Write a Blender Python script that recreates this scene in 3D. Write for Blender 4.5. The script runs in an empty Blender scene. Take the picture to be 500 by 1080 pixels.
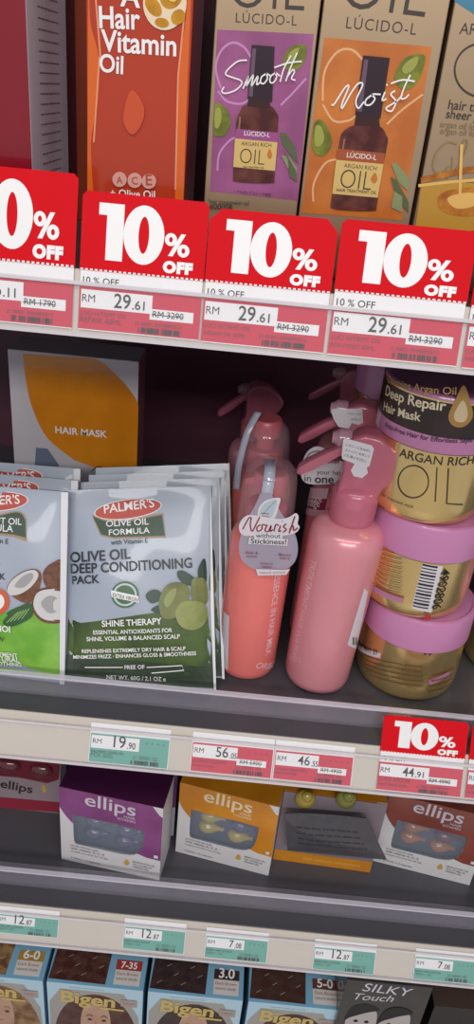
import bpy, bmesh, math, random
from mathutils import Vector, Matrix
from mathutils.geometry import tessellate_polygon
random.seed(7)
S = bpy.context.scene
COL = S.collection
PI = math.pi

# ------------------------------------------------------------------ camera
FPX, PITCH, ROLL, CAMZ = 811.0, math.radians(29.0), math.radians(5.6), 1.45
R0 = Vector((1, 0, 0)); U0 = Vector((0, math.sin(PITCH), math.cos(PITCH))); FW = Vector((0, math.cos(PITCH), -math.sin(PITCH)))
RV = math.cos(ROLL) * R0 + math.sin(ROLL) * U0
UV = -math.sin(ROLL) * R0 + math.cos(ROLL) * U0
CAMP = Vector((0, 0, CAMZ))
cam = bpy.data.cameras.new('camera'); cam.sensor_fit = 'VERTICAL'; cam.sensor_height = 24.0
cam.lens = FPX / 1080.0 * 24.0; cam.clip_start = 0.02
camo = bpy.data.objects.new('camera', cam); COL.objects.link(camo)
camo.matrix_world = Matrix(((RV.x, UV.x, -FW.x, 0), (RV.y, UV.y, -FW.y, 0), (RV.z, UV.z, -FW.z, CAMZ), (0, 0, 0, 1)))
S.camera = camo
# ------------------------------------------------------------------ world, lights, exposure
W = bpy.data.worlds.new('world'); S.world = W; W.use_nodes = True
bg = W.node_tree.nodes['Background']; bg.inputs['Color'].default_value = (0.95, 0.94, 1.0, 1); bg.inputs['Strength'].default_value = 0.40
def area(name, loc, target, sx, sy, power, col=(1, 0.98, 0.95)):
    l = bpy.data.lights.new(name, 'AREA'); l.shape = 'RECTANGLE'; l.size = sx; l.size_y = sy; l.energy = power; l.color = col
    o = bpy.data.objects.new(name, l); COL.objects.link(o); o.location = loc
    o.rotation_euler = (Vector(target) - Vector(loc)).to_track_quat('-Z', 'Y').to_euler()
    return o
area('ceiling_strip_light', (0.1, -0.75, 2.75), (0.1, -0.35, 0.9), 2.6, 0.22, 15)
area('ceiling_strip_light', (0.2, -2.6, 2.75), (0.1, 0.3, 1.0), 2.6, 0.3, 48)
S.view_settings.view_transform = 'Standard'; S.view_settings.look = 'None'; S.view_settings.gamma = 1.0
S.view_settings.use_curve_mapping = False
S.view_settings.exposure = 0.0

def ray(px, py):
    return RV * ((px - 250) / FPX) - UV * ((py - 540) / FPX) + FW
def on_y(px, py, Y):
    d = ray(px, py); return CAMP + d * (Y / d.y)
def on_z(px, py, Z):
    d = ray(px, py); return CAMP + d * ((Z - CAMZ) / d.z)

# ------------------------------------------------------------------ materials
def lin(c): return c / 12.92 if c <= 0.04045 else ((c + 0.055) / 1.055) ** 2.4
def rgb(h): return tuple(lin(int(h[i:i + 2], 16) / 255) for i in (0, 2, 4)) + (1.0,)
MATS = {}
def M(name, hexc='808080', rough=0.45, metal=0.0, alpha=1.0, trans=0.0, coat=0.0, var=0.06, nscale=60.0, bump=0.0, bscale=300.0, hex2=None, sss=0.0, spec=0.5, streak=0.0):
    if name in MATS: return MATS[name]
    m = bpy.data.materials.new(name); m.use_nodes = True
    nt = m.node_tree; N = nt.nodes; L = nt.links
    b = N['Principled BSDF']
    tc = N.new('ShaderNodeTexCoord')
    no = N.new('ShaderNodeTexNoise'); no.inputs['Scale'].default_value = nscale; no.inputs['Detail'].default_value = 3
    L.new(tc.outputs['Object'], no.inputs['Vector'])
    mx = N.new('ShaderNodeMix'); mx.data_type = 'RGBA'
    c = rgb(hexc); c2 = rgb(hex2) if hex2 else tuple(max(0, x * (1 - var)) for x in c[:3]) + (1,)
    mx.inputs['A'].default_value = c; mx.inputs['B'].default_value = c2
    if hex2:
        mr = N.new('ShaderNodeMapRange'); mr.inputs['From Min'].default_value = 0.38; mr.inputs['From Max'].default_value = 0.62
        L.new(no.outputs['Fac'], mr.inputs['Value']); L.new(mr.outputs['Result'], mx.inputs['Factor'])
    else:
        L.new(no.outputs['Fac'], mx.inputs['Factor'])
    L.new(mx.outputs['Result'], b.inputs['Base Color'])
    b.inputs['Roughness'].default_value = rough; b.inputs['Metallic'].default_value = metal
    b.inputs['Alpha'].default_value = alpha; b.inputs['Transmission Weight'].default_value = trans
    b.inputs['Coat Weight'].default_value = coat; b.inputs['Coat Roughness'].default_value = 0.06
    b.inputs['Specular IOR Level'].default_value = spec
    if sss:
        b.inputs['Subsurface Weight'].default_value = sss; b.inputs['Subsurface Radius'].default_value = (0.01, 0.006, 0.006)
        b.inputs['Subsurface Scale'].default_value = 0.5
    if bump:
        n2 = N.new('ShaderNodeTexNoise'); n2.inputs['Scale'].default_value = bscale; n2.inputs['Detail'].default_value = 2
        if streak:
            mp = N.new('ShaderNodeMapping'); mp.inputs['Scale'].default_value = (1, 1, streak)
            L.new(tc.outputs['Object'], mp.inputs['Vector']); L.new(mp.outputs['Vector'], n2.inputs['Vector'])
        else: L.new(tc.outputs['Object'], n2.inputs['Vector'])
        bp = N.new('ShaderNodeBump'); bp.inputs['Strength'].default_value = bump; bp.inputs['Distance'].default_value = 0.002
        L.new(n2.outputs['Fac'], bp.inputs['Height']); L.new(bp.outputs['Normal'], b.inputs['Normal'])
    MATS[name] = m
    return m
# inks
WHITE = M('ink_white', 'f4f2f2', 0.4); BLACK = M('ink_black', '1b1a1d', 0.45); GREY = M('ink_grey', '6c6a70', 0.45)
INKRED = M('ink_dark_red', '8a1c36', 0.45)
TAGRED = M('tag_red', 'd90c1c', 0.6, spec=0.12); TAGPINK = M('tag_pink_red', 'd13a52', 0.6, spec=0.15); TEAL = M('tag_teal', '63ab9c', 0.45)
PAPER = M('tag_paper', 'f0eef0', 0.5)
CARD = M('carton_white', 'd9d6d8', 0.42, coat=0.15)
GOLD = M('gold_foil', 'ffe09a', 0.22, metal=0.88, bump=0.5, bscale=55, streak=0.08)
GOLDM = M('gold_card_foil', 'b0977a', 0.36, metal=0.65, bump=0.03, bscale=30)

# ------------------------------------------------------------------ object helpers
def setp(o, label=None, cat=None, group=None, kind=None):
    if label: o['label'] = label
    if cat: o['category'] = cat
    if group: o['group'] = group
    if kind: o['kind'] = kind
    return o
def thing(name, label, cat, mat=None, group=None):
    o = bpy.data.objects.new(name, None); o.empty_display_size = 0.02; COL.objects.link(o)
    if mat is not None: o.matrix_world = mat
    return setp(o, label, cat, group)
def frame(loc, rz=0.0, tilt_y=0.0, tilt_x=0.0):
    return Matrix.Translation(loc) @ Matrix.Rotation(rz, 4, 'Z') @ Matrix.Rotation(tilt_y, 4, 'Y') @ Matrix.Rotation(tilt_x, 4, 'X')
def obj(name, bm, mats, parent=None, smooth=False, angle=None):
    me = bpy.data.meshes.new(name); bm.normal_update(); bm.to_mesh(me); bm.free()
    for m in (mats if isinstance(mats, (list, tuple)) else [mats]): me.materials.append(m)
    if smooth:
        for p in me.polygons: p.use_smooth = True
        if angle:
            try: me.set_sharp_from_angle(angle=angle)
            except Exception: pass
    o = bpy.data.objects.new(name, me); COL.objects.link(o)
    if parent is not None: o.parent = parent
    return o
def copy_tree(root, mat, label=None, group=None):
    r = root.copy(); COL.objects.link(r); r.matrix_world = mat
    if label: r['label'] = label
    if group: r['group'] = group
    for ch in list(root.children):
        c = ch.copy(); COL.objects.link(c); c.parent = r
        for g in list(ch.children):
            d = g.copy(); COL.objects.link(d); d.parent = c
    return r
def add_box(bm, x0, x1, y0, y1, z0, z1, bev=0.0, seg=2, mi=0):
    r = bmesh.ops.create_cube(bm, size=1.0)
    vs = r['verts']
    for v in vs:
        v.co = Vector(((x0 + x1) / 2 + v.co.x * (x1 - x0), (y0 + y1) / 2 + v.co.y * (y1 - y0), (z0 + z1) / 2 + v.co.z * (z1 - z0)))
    fs = {f for v in vs for f in v.link_faces}
    for f in fs: f.material_index = mi
    if bev:
        es = {e for v in vs for e in v.link_edges}
        bmesh.ops.bevel(bm, geom=list(es), offset=bev, segments=seg, affect='EDGES', profile=0.5)
    return bm
def add_lathe(bm, prof, seg=40, cx=0, cy=0, mi=0):
    rings = []
    for (r, z) in prof:
        if r < 1e-6: rings.append([bm.verts.new((cx, cy, z))])
        else: rings.append([bm.verts.new((cx + r * math.sin(2 * PI * k / seg), cy - r * math.cos(2 * PI * k / seg), z)) for k in range(seg)])
    for a, b in zip(rings, rings[1:]):
        for k in range(seg):
            k2 = (k + 1) % seg
            if len(a) == 1 and len(b) == 1: continue
            if len(a) == 1: f = bm.faces.new((a[0], b[k2], b[k]))
            elif len(b) == 1: f = bm.faces.new((a[k], a[k2], b[0]))
            else: f = bm.faces.new((a[k], a[k2], b[k2], b[k]))
            f.material_index = mi
    return bm
def add_prism(bm, pts, y0, y1, bev=0.0, seg=3, mi=0):
    """polygon in x-z extruded along y"""
    a = [bm.verts.new((x, y0, z)) for x, z in pts]; b = [bm.verts.new((x, y1, z)) for x, z in pts]
    n = len(pts); fs = [bm.faces.new(a), bm.faces.new(list(reversed(b)))]
    for k in range(n): fs.append(bm.faces.new((a[k], b[k], b[(k + 1) % n], a[(k + 1) % n])))
    bmesh.ops.recalc_face_normals(bm, faces=fs)
    for f in fs: f.material_index = mi
    if bev:
        es = [e for e in {e for f in fs[:2] for e in f.edges}]
        bmesh.ops.bevel(bm, geom=es, offset=bev, segments=seg, affect='EDGES', profile=0.5)
    return bm
def smooth_path(pts, n=5, closed=False):
    out = []; P = [Vector(p) for p in pts]; m = len(P)
    if m < 3: return P
    rng = m if closed else m - 1
    for i in range(rng):
        g = (lambda k: P[k % m]) if closed else (lambda k: P[min(max(k, 0), m - 1)])
        a, b, c, d = g(i - 1), g(i), g(i + 1), g(i + 2)
        for k in range(n):
            t = k / n
            out.append(0.5 * ((2 * b) + (c - a) * t + (2 * a - 5 * b + 4 * c - d) * t * t + (3 * b - a - 3 * c + d) * t ** 3))
    if not closed: out.append(P[-1])
    return out
def add_tube(bm, pts, r, seg=8, mi=0):
    P = [Vector(p) for p in pts]; rings = []
    up = Vector((0.13, 0.91, 0.4))
    for i, p in enumerate(P):
        t = (P[min(i + 1, len(P) - 1)] - P[max(i - 1, 0)]).normalized()
        s = t.cross(up).normalized(); q = t.cross(s)
        rr = r[i] if isinstance(r, (list, tuple)) else r
        rings.append([bm.verts.new(p + (s * math.cos(2 * PI * k / seg) + q * math.sin(2 * PI * k / seg)) * rr) for k in range(seg)])
    for a, b in zip(rings, rings[1:]):
        for k in range(seg): bm.faces.new((a[k], a[(k + 1) % seg], b[(k + 1) % seg], b[k])).material_index = mi
    bm.faces.new(rings[0]).material_index = mi; bm.faces.new(list(reversed(rings[-1]))).material_index = mi
    return bm
def add_ball(bm, c, rx, ry, rz, seg=16, mi=0):
    r = bmesh.ops.create_uvsphere(bm, u_segments=seg, v_segments=seg // 2 + 2, radius=1.0)
    for v in r['verts']: v.co = Vector((c[0] + v.co.x * rx, c[1] + v.co.y * ry, c[2] + v.co.z * rz))
    for f in {f for v in r['verts'] for f in v.link_faces}: f.material_index = mi; f.smooth = True
    return bm

# ------------------------------------------------------------------ printing
_tc = {}
def text_mesh(s, bold=0.0, shear=0.0, space=1.0):
    k = (s, bold, shear, space)
    if k in _tc: return _tc[k]
    c = bpy.data.curves.new('t', 'FONT'); c.body = s; c.size = 1; c.offset = bold; c.shear = shear; c.resolution_u = 4; c.space_character = space
    o = bpy.data.objects.new('t', c); COL.objects.link(o)
    e = o.evaluated_get(bpy.context.evaluated_depsgraph_get()); me = e.to_mesh()
    vs = [(v.co.x, v.co.y) for v in me.vertices]; fs = [tuple(p.vertices) for p in me.polygons]
    e.to_mesh_clear(); bpy.data.objects.remove(o); bpy.data.curves.remove(c)
    x0 = min(v[0] for v in vs); x1 = max(v[0] for v in vs)
    _tc[k] = ([(x - x0, y) for x, y in vs], fs, x1 - x0)
    return _tc[k]
class Flat:
    """front face of a thing: local plane y = y0, u = x, v = z, facing -y; px() turns a photo point into (u, v) on that face"""
    def __init__(s, mat, y0=0.0): s.m = mat; s.inv = mat.inverted(); s.y0 = y0
    def px(s, x, y):
        o = s.inv @ CAMP; d = s.inv.to_3x3() @ ray(x, y); p = o + d * ((s.y0 - o.y) / d.y); return (p.x, p.z)
    def map(s, u, v, w): return (u, s.y0 - w, v)
class Top(Flat):
    """top face: local plane z = z0, u = x, v = y"""
    def px(s, x, y):
        o = s.inv @ CAMP; d = s.inv.to_3x3() @ ray(x, y); p = o + d * ((s.y0 - o.z) / d.z); return (p.x, p.y)
    def map(s, u, v, w): return (u, v, s.y0 + w)
class Side(Flat):
    """side face: local plane x = y0, u = y, v = z, facing +x"""
    def px(s, x, y):
        o = s.inv @ CAMP; d = s.inv.to_3x3() @ ray(x, y); p = o + d * ((s.y0 - o.x) / d.x); return (p.y, p.z)
    def map(s, u, v, w): return (s.y0 + w, u, v)
class Round(Flat):
    """side of a round thing about local z; u = arc length from the front, v = z"""
    def __init__(s, mat, r, rf=None): s.m = mat; s.inv = mat.inverted(); s.r = r; s.rf = rf or (lambda z: r)
    def px(s, x, y):
        o = s.inv @ CAMP; d = s.inv.to_3x3() @ ray(x, y)
        r = s.r
        for _ in range(3):
            a = d.x ** 2 + d.y ** 2; b = 2 * (o.x * d.x + o.y * d.y); c = o.x ** 2 + o.y ** 2 - r * r
            disc = b * b - 4 * a * c
            t = (-b - math.sqrt(disc)) / (2 * a) if disc > 0 else -b / (2 * a)
            p = o + d * t; r = s.rf(p.z)
        return (math.atan2(p.x, -p.y) * s.r, p.z)
    def map(s, u, v, w):
        q = s.rf(v) + w; a = u / s.r
        return (q * math.sin(a), -q * math.cos(a), v)
class Print:
    def __init__(s, surf, lift=0.00008, step=0.00006, slices=None):
        s.sf = surf; s.items = []; s.lift = lift; s.step = step; s.mats = []; s.n = 0; s.slices = slices
    def mi(s, m):
        if m not in s.mats: s.mats.append(m)
        return s.mats.index(m)
    def add(s, vs, fs, m, up=True):
        s.items.append((vs, fs, s.mi(m), s.lift + s.step * s.n))
        if up: s.n += 1
    def uv(s, pts): return [s.sf.px(*p) for p in pts]
    def poly(s, pts, m, px=True, holes=()):
        P = s.uv(pts) if px else [tuple(p)[:2] for p in pts]
        loops = [P] + [s.uv(h) if px else h for h in holes]
        allv = [q for l in loops for q in l]
        tri = tessellate_polygon([[Vector((q[0], q[1], 0)) for q in l] for l in loops])
        s.add(allv, [tuple(t) for t in tri], m)
    def blob(s, pts, m, px=True, n=6):
        s.poly([tuple(p) for p in smooth_path([tuple(q) + (0,) for q in pts], n, True)], m, px) if px is False else \
            s.poly([(p[0], p[1]) for p in smooth_path([(q[0], q[1], 0) for q in pts], n, True)], m, True)
    def ell(s, c, rx, ry, m, rot=0.0, px=True, n=28):
        pts = []
        for k in range(n):
            a = 2 * PI * k / n; x, y = rx * math.cos(a), ry * math.sin(a)
            pts.append((c[0] + x * math.cos(rot) - y * math.sin(rot), c[1] + x * math.sin(rot) + y * math.cos(rot)))
        s.poly(pts, m, px)
    def ring(s, c, r, w, m, px=True, n=30, rot=0.0, ry=None):
        pts = [(c[0] + r * math.cos(2 * PI * k / n), c[1] + (ry or r) * math.sin(2 * PI * k / n)) for k in range(n + 1)]
        s.line(pts, w, m, px, 1)
    def line(s, pts, w, m, px=True, sm=5):
        P = s.uv(pts) if px else [tuple(p) for p in pts]
        P = [Vector((p[0], p[1], 0)) for p in P]
        if sm > 1: P = smooth_path(P, sm)
        vs = []; fs = []
        for i, p in enumerate(P):
            t = (P[min(i + 1, len(P) - 1)] - P[max(i - 1, 0)])
            t = t.normalized() if t.length > 0 else Vector((1, 0, 0))
            q = Vector((-t.y, t.x, 0)) * w / 2
            vs += [tuple((p + q)[:2]), tuple((p - q)[:2])]
            if i: fs.append((2 * i - 2, 2 * i - 1, 2 * i + 1, 2 * i))
        s.add(vs, fs, m)
    def text(s, t, a, b, m, px=True, bold=0.0, shear=0.0, asp=1.0, space=1.0, outline=None, ow=0.02):
        """text with its baseline from a to b"""
        A = Vector(s.sf.px(*a) if px else a); B = Vector(s.sf.px(*b) if px else b)
        if outline is not None:
            vs, fs, w = text_mesh(t, bold + ow, shear, space); s._put(vs, fs, w, A, B, asp, outline)
        vs, fs, w = text_mesh(t, bold, shear, space); s._put(vs, fs, w, A, B, asp, m)
    def _put(s, vs, fs, w, A, B, asp, m):
        d = (B - A) / w; q = Vector((-d.y, d.x)) * asp
        s.add([tuple(A + d * x + q * y) for x, y in vs], fs, m)
    def bars(s, x0, y0, x1, y1, m, n=24, seed=1, px=False):
        rd = random.Random(seed); w = (x1 - x0) / n; vs = []; fs = []
        for k in range(n):
            if rd.random() < 0.2: continue
            bw = w * rd.choice((0.5, 0.7, 0.9)); xa = x0 + k * w
            q = [(xa, y0), (xa + bw, y0), (xa + bw, y1), (xa, y1)]
            if px: q = s.uv(q)
            i = len(vs); vs += q; fs.append((i, i + 1, i + 2, i + 3))
        s.add(vs, fs, m)
    def small(s, x0, y0, x1, h, m, seed=0, px=False):
        """a line of small print as short dashes"""
        rd = random.Random(seed); x = x0; vs = []; fs = []
        L = abs(x1 - x0)
        while x < x1:
            l = L * rd.uniform(0.06, 0.16); xe = min(x + l, x1)
            q = [(x, y0), (xe, y0), (xe, y0 + h), (x, y0 + h)]
            i = len(vs); vs += q; fs.append((i, i + 1, i + 2, i + 3)); x = xe + L * 0.025
        s.add(vs, fs, m)
    def build(s, name, parent):
        bm = bmesh.new()
        for vs, fs, mi, w in s.items:
            b2 = bmesh.new(); V = [b2.verts.new((x, y, 0)) for x, y in vs]
            for f in fs:
                if len(set(f)) < 3: continue
                try: b2.faces.new([V[k] for k in f])
                except ValueError: pass
            if s.slices:
                xs = [v.co.x for v in b2.verts]; ys = [v.co.y for v in b2.verts]
                if xs:
                    for ax, lo, hi in ((0, min(xs), max(xs)), (1, min(ys), max(ys))):
                        st = s.slices[ax]
                        if not st: continue
                        k = math.floor(lo / st) + 1
                        while k * st < hi:
                            co = [0, 0, 0]; co[ax] = k * st; no = [0, 0, 0]; no[ax] = 1
                            bmesh.ops.bisect_plane(b2, geom=b2.verts[:] + b2.edges[:] + b2.faces[:], plane_co=co, plane_no=no, dist=1e-7)
                            k += 1
            mp = {}
            for v in b2.verts: mp[v] = bm.verts.new(s.sf.map(v.co.x, v.co.y, w))
            for f in b2.faces:
                a = 0.0
                try: nf = bm.faces.new([mp[v] for v in f.verts])
                except ValueError: continue
                if f.normal.z < 0: nf.normal_flip()
                nf.material_index = mi
            b2.free()
        return obj(name, bm, s.mats, parent)

# ------------------------------------------------------------------ setting
BACK = 0.93
def structure(name, bm, mat):
    return setp(obj(name, bm, mat), kind='structure')
structure('floor', add_box(bmesh.new(), -1.6, 1.6, -2.4, BACK + 0.06, -0.05, 0.0), M('floor_vinyl', 'b9b4ae', 0.3, var=0.12, nscale=8))
structure('wall_back', add_box(bmesh.new(), -1.2, 1.2, BACK, BACK + 0.03, 0.0, 2.1), M('back_panel_dark_plum', '5c3444', 0.35, var=0.2, nscale=20))

# rails: (front foot of the strip y, its lower edge z, tilt, strip height)
class Rail:
    def __init__(s, px, y, tilt, h):
        s.y = y; s.z = on_y(px[0], px[1], y).z; s.t = math.radians(tilt); s.h = h
        s.up = Vector((0, math.sin(s.t), math.cos(s.t))); s.n = Vector((0, -math.cos(s.t), math.sin(s.t)))
        s.o = Vector((0, y, s.z)); s.top = s.o + s.up * h
        s.m = Matrix.Translation(s.o) @ Matrix.Rotation(-s.t, 4, 'X')
    def px(s, x, y):
        d = ray(x, y); p = CAMP + d * ((s.o - CAMP).dot(s.n) / d.dot(s.n)); return (p.x, (p - s.o).dot(s.up))
R1 = Rail((250, 367), 0.42, 15, 0.034)
R2 = Rail((250, 819), 0.435, 25, 0.036)
R3 = Rail((250, 1014), 0.445, 25, 0.036)
Z1, Z2, Z3 = R1.top.z, R2.top.z, R3.top.z
Z4 = Z3 - 0.26
BOARD = M('shelf_grey_metal', '4e4d53', 0.4, var=0.1, nscale=30, bump=0.02)
BEIGE = M('rail_beige_plastic', 'cfc6bb', 0.4, var=0.05)
ACRYL = M('clear_acrylic', 'b4b0c0', 0.07, alpha=0.18, coat=1.0, bump=0.15, bscale=18)
COVER = M('clear_rail_cover', 'f4f2f6', 0.07, alpha=0.05, coat=0.25, spec=0.3)
EDGEM = M('clear_cover_edge', 'e6e0e4', 0.15, alpha=0.75)
DARKE = M('shelf_front_edge', '2c2a31', 0.4)
def shelf(name, label, R, fence, xw=0.62):
    f = Matrix.Translation((0, R.y, R.top.z))
    t = thing('display_shelf', label, 'shelf', f, 'grey metal gondola shelves')
    yb = R.top.y - R.y + 0.001
    obj('board', add_box(bmesh.new(), -xw, xw, yb, BACK - R.y - 0.001, -0.026, 0.0, 0.0008), BOARD, t)
    # beige price rail, with clear cover in front
    bm = bmesh.new(); up, n = R.up, R.n
    def slab(bm, h0, h1, w0, w1):
        c = []
        for h, w in ((h0, w0), (h1, w0), (h1, w1), (h0, w1)):
            p = R.o + up * h + n * w; c.append((p.y - R.y, p.z - R.top.z))
        a = [bm.verts.new((-xw, y, z)) for y, z in c]; b = [bm.verts.new((xw, y, z)) for y, z in c]
        fs = [bm.faces.new(a), bm.faces.new(list(reversed(b)))]
        for k in range(4): fs.append(bm.faces.new((a[k], b[k], b[(k + 1) % 4], a[(k + 1) % 4])))
        bmesh.ops.recalc_face_normals(bm, faces=fs)
        return bm
    rail = obj('price_rail', slab(bm, 0.0, R.h, -0.002, 0.0), BEIGE, t)
    obj('clear_cover', slab(bmesh.new(), 0.0, R.h - 0.006, 0.0024, 0.0032), COVER, rail)
    b = slab(bmesh.new(), -0.0022, 0.0, -0.002, 0.0034); slab(b, R.h - 0.0085, R.h - 0.0065, 0.0024, 0.0036)
    obj('cover_edge', b, EDGEM, rail)
    if fence:
        y0 = yb + 0.018
        tf = thing('shelf_fence', fence[1], 'shelf fence', Matrix.Translation((0, R.y + y0, R.top.z)), 'clear acrylic fences')
        obj('panel', add_box(bmesh.new(), -xw, xw, 0, 0.0035, 0.0004, fence[0], 0.0008), ACRYL, tf)
        obj('top_edge_highlight', add_box(bmesh.new(), -xw, xw, -0.0008, 0.0043, fence[0] + 0.0001, fence[0] + 0.0022, 0.0007), M('acrylic_edge_highlight', 'ece8f4', 0.06, alpha=0.6, coat=1.0), tf)  # added paler strip, paints a highlight along the fence's top edge
        obj('foot', add_box(bmesh.new(), -xw, xw, 0.0037, 0.024, 0.0004, 0.0024, 0.0006), ACRYL, tf)
    return t
shelf('s', 'upper grey shelf holding the boxed hair oils above the large red tags', R1, None)
shelf('s', 'middle grey shelf holding the pink bottles, white sachets and gold jars', R2, (0.019, 'clear acrylic fence in front of the sachets, bottles and jars'))
shelf('s', 'lower dark grey shelf holding the window cartons of hair capsules', R3, (0.021, 'clear acrylic fence in front of the window cartons'))
t = thing('display_shelf', 'bottom grey shelf carrying the row of hair colour boxes', 'shelf', Matrix.Translation((0, 0.42, Z4)), 'grey metal gondola shelves')
obj('board', add_box(bmesh.new(), -0.62, 0.62, 0, BACK - 0.421, -0.026, 0, 0.0008), BOARD, t)
obj('kick_plate', add_box(bmesh.new(), -0.62, 0.62, 0.03, 0.034, -Z4 + 0.0005, -0.027), BOARD, t)

# ------------------------------------------------------------------ price tags
def promo_tag(R, bl, br, tl, label, big, old, sm1, sm2, group, chamfer=False, wmm=None, bar=1):
    u0, h0 = R.px(*bl); u1, h1 = R.px(*br); _, ht = R.px(*tl)
    w = wmm or (u1 - u0); h0 = min(h0, h1) if wmm is None else h0
    h0 = max(0.0004, h0); H = ht - h0
    if wmm is not None and wmm < 0: w = -wmm; u0 = u1 - w
    m = R.m @ Matrix.Translation((u0 + w / 2, -0.0014, h0))
    t = thing('promo_price_tag', label, 'price tag', m, group)
    k = w / 0.065                       # layout scale
    x0 = -w / 2; lo = 0.026 * k         # lower paper slip
    hd = H - lo - 0.0045 * k
    b = bmesh.new(); add_box(b, x0 + .0005, -x0 - .0005, 0, 0.0004, 0, lo + 0.0045 * k)
    obj('price_slip', b, PAPER, t)
    # red header card
    zt = H; zb = lo + 0.0045 * k; c = 0.006 * k if chamfer else 0.0022 * k
    pts = [(x0, zb), (-x0, zb), (-x0, zt - c), (-x0 - c, zt), (x0 + c, zt), (x0, zt - c)]
    hb = bmesh.new(); add_prism(hb, pts, -0.0003, 0.0005)
    hdr = obj('discount_header', hb, TAGRED, t)
    sf = Flat(m, -0.0003); p = Print(sf)
    X = lambda f: x0 + f * w
    Z = lambda f: zb + f * hd
    fit = hd / (0.65 * w) / 0.95
    p.poly([(X(.135), Z(.87)), (X(.335), Z(.87)), (X(.335), Z(.15)), (X(.2), Z(.15)), (X(.2), Z(.72)), (X(.135), Z(.72))], WHITE, False)
    el = lambda cx, cy, rx, ry, n=36: [(X(cx + rx * math.cos(2 * PI * k / n)), Z(cy + ry * math.sin(2 * PI * k / n))) for k in range(n)]
    p.poly(el(.498, .51, .163, .375), WHITE, False, [el(.498, .51, .042, .235)])
    p.poly(el(.715, .49, .048, .082), WHITE, False, [el(.715, .49, .015, .034)])
    p.poly(el(.82, .36, .048, .082), WHITE, False, [el(.82, .36, .015, .034)])
    p.poly([(X(.700), Z(.28)), (X(.738), Z(.28)), (X(.832), Z(.57)), (X(.794), Z(.57))], WHITE, False)
    p.text('OFF', (X(.665), Z(.075)), (X(.905), Z(.075)), WHITE, False, bold=0.075, asp=0.95 * fit, space=1.14)
    # perforation
    for q in range(26):
        p.poly([(X((q + .2) / 26), Z(0.0)), (X((q + .75) / 26), Z(0.0)), (X((q + .75) / 26), Z(.022)), (X((q + .2) / 26), Z(.022))], WHITE, False)
        p.n -= 1
    p.build('header_print', hdr)
    p = Print(Flat(m, 0.0))
    L = lambda f: f * lo
    p.poly([(X(.005), L(.02)), (X(.995), L(.02)), (X(.995), L(.86)), (X(.005), L(.86))], TAGPINK, False)
    p.text('10 % OFF', (X(.03), L(.92)), (X(.32), L(.92)), BLACK, False, bold=0.004, asp=0.95)
    p.poly([(X(.02), L(.44)), (X(.6), L(.44)), (X(.6), L(.8)), (X(.02), L(.8))], PAPER, False)
    p.poly([(X(.585), L(.33)), (X(.94), L(.33)), (X(.94), L(.54)), (X(.585), L(.54))], PAPER, False)
    p.text('RM', (X(.03), L(.56)), (X(.135), L(.56)), BLACK, False, asp=1.0)
    a, bb = big.split('.')
    p.text(a, (X(.29), L(.495)), (X(.425), L(.495)), BLACK, False, bold=0.01, asp=1.12)
    p.text('.' + bb, (X(.44), L(.495)), (X(.54), L(.495)), BLACK, False, bold=0.008)
    p.text('RM ' + old, (X(.61), L(.385)), (X(.86), L(.385)), BLACK, False)
    p.line([(X(.6), L(.43)), (X(.86), L(.43))], 0.0004 * k, BLACK, False, 1)
    p.text(sm1, (X(.02), L(.3)), (X(.4), L(.3)), INKRED, False); p.text(sm2, (X(.02), L(.16)), (X(.36), L(.16)), INKRED, False)
    p.text('21 00001 00048895012', (X(.47), L(.2)), (X(.85), L(.2)), INKRED, False)
    p.bars(X(.5), L(.05), X(.84), L(.16), BLACK, 34, bar)
    p.build('slip_print', t)
    return t
def plain_tag(R, bl, br, tl, label, big, group, colour, sm=('', ''), old=None, seed=1, white=0.0085):
    u0, h0 = R.px(*bl); u1, h1 = R.px(*br); _, ht = R.px(*tl)
    w = u1 - u0; h0 = max(0.0004, min(h0, h1)); H = min(ht - h0, R.h - 0.011 - h0)
    m = R.m @ Matrix.Translation((u0 + w / 2, -0.0009, h0))
    t = thing('shelf_price_tag', label, 'price tag', m, group)
    x0 = -w / 2
    obj('price_slip', add_box(bmesh.new(), x0, -x0, 0, 0.0004, 0, H + white), PAPER, t)
    p = Print(Flat(m, 0.0)); X = lambda f: x0 + f * w; L = lambda f: f * H
    p.poly([(X(0.01), L(0.02)), (X(.99), L(0.02)), (X(.99), L(1)), (X(.01), L(1))], colour, False)
    ink = INKRED if old else M('ink_dark_teal', '2f6b62', 0.45)
    wr = .62 if old is None else .56
    p.poly([(X(.02), L(.5)), (X(wr), L(.5)), (X(wr), L(.94)), (X(.02), L(.94))], PAPER, False)
    p.text('RM', (X(.04), L(.66)), (X(.15), L(.66)), BLACK, False)
    a, b = big.split('.')
    xa = .3 if len(a) > 1 else .38
    p.text(a, (X(xa), L(.58)), (X(.45), L(.58)), BLACK, False, bold=0.006, asp=1.1)
    p.text('.' + b, (X(.47), L(.57)), (X(.575 if old is None else .555), L(.57)), BLACK, False, bold=0.01, asp=1.3)
    if old:
        p.poly([(X(.56), L(.36)), (X(.92), L(.36)), (X(.92), L(.58)), (X(.56), L(.58))], PAPER, False)
        p.text('RM ' + old, (X(.6), L(.42)), (X(.86), L(.42)), BLACK, False); p.line([(X(.59), L(.47)), (X(.87), L(.47))], 0.0004, BLACK, False, 1)
    p.text(sm[0], (X(.03), L(.34)), (X(.44), L(.34)), ink if old else BLACK, False); p.text(sm[1], (X(.03), L(.2)), (X(.3), L(.2)), ink, False)
    p.text('21 00001 02', (X(.55), L(.25)), (X(.86), L(.25)), ink, False)
    p.bars(X(.53), L(.06), X(.88), L(.2), BLACK, 30, seed)
    p.text('. . . .', (X(.7), L(.8)), (X(.93), L(.8)), ink, False)
    p.build('slip_print', t)
    return t
G1 = 'ten percent off tags along the upper rail'
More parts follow.
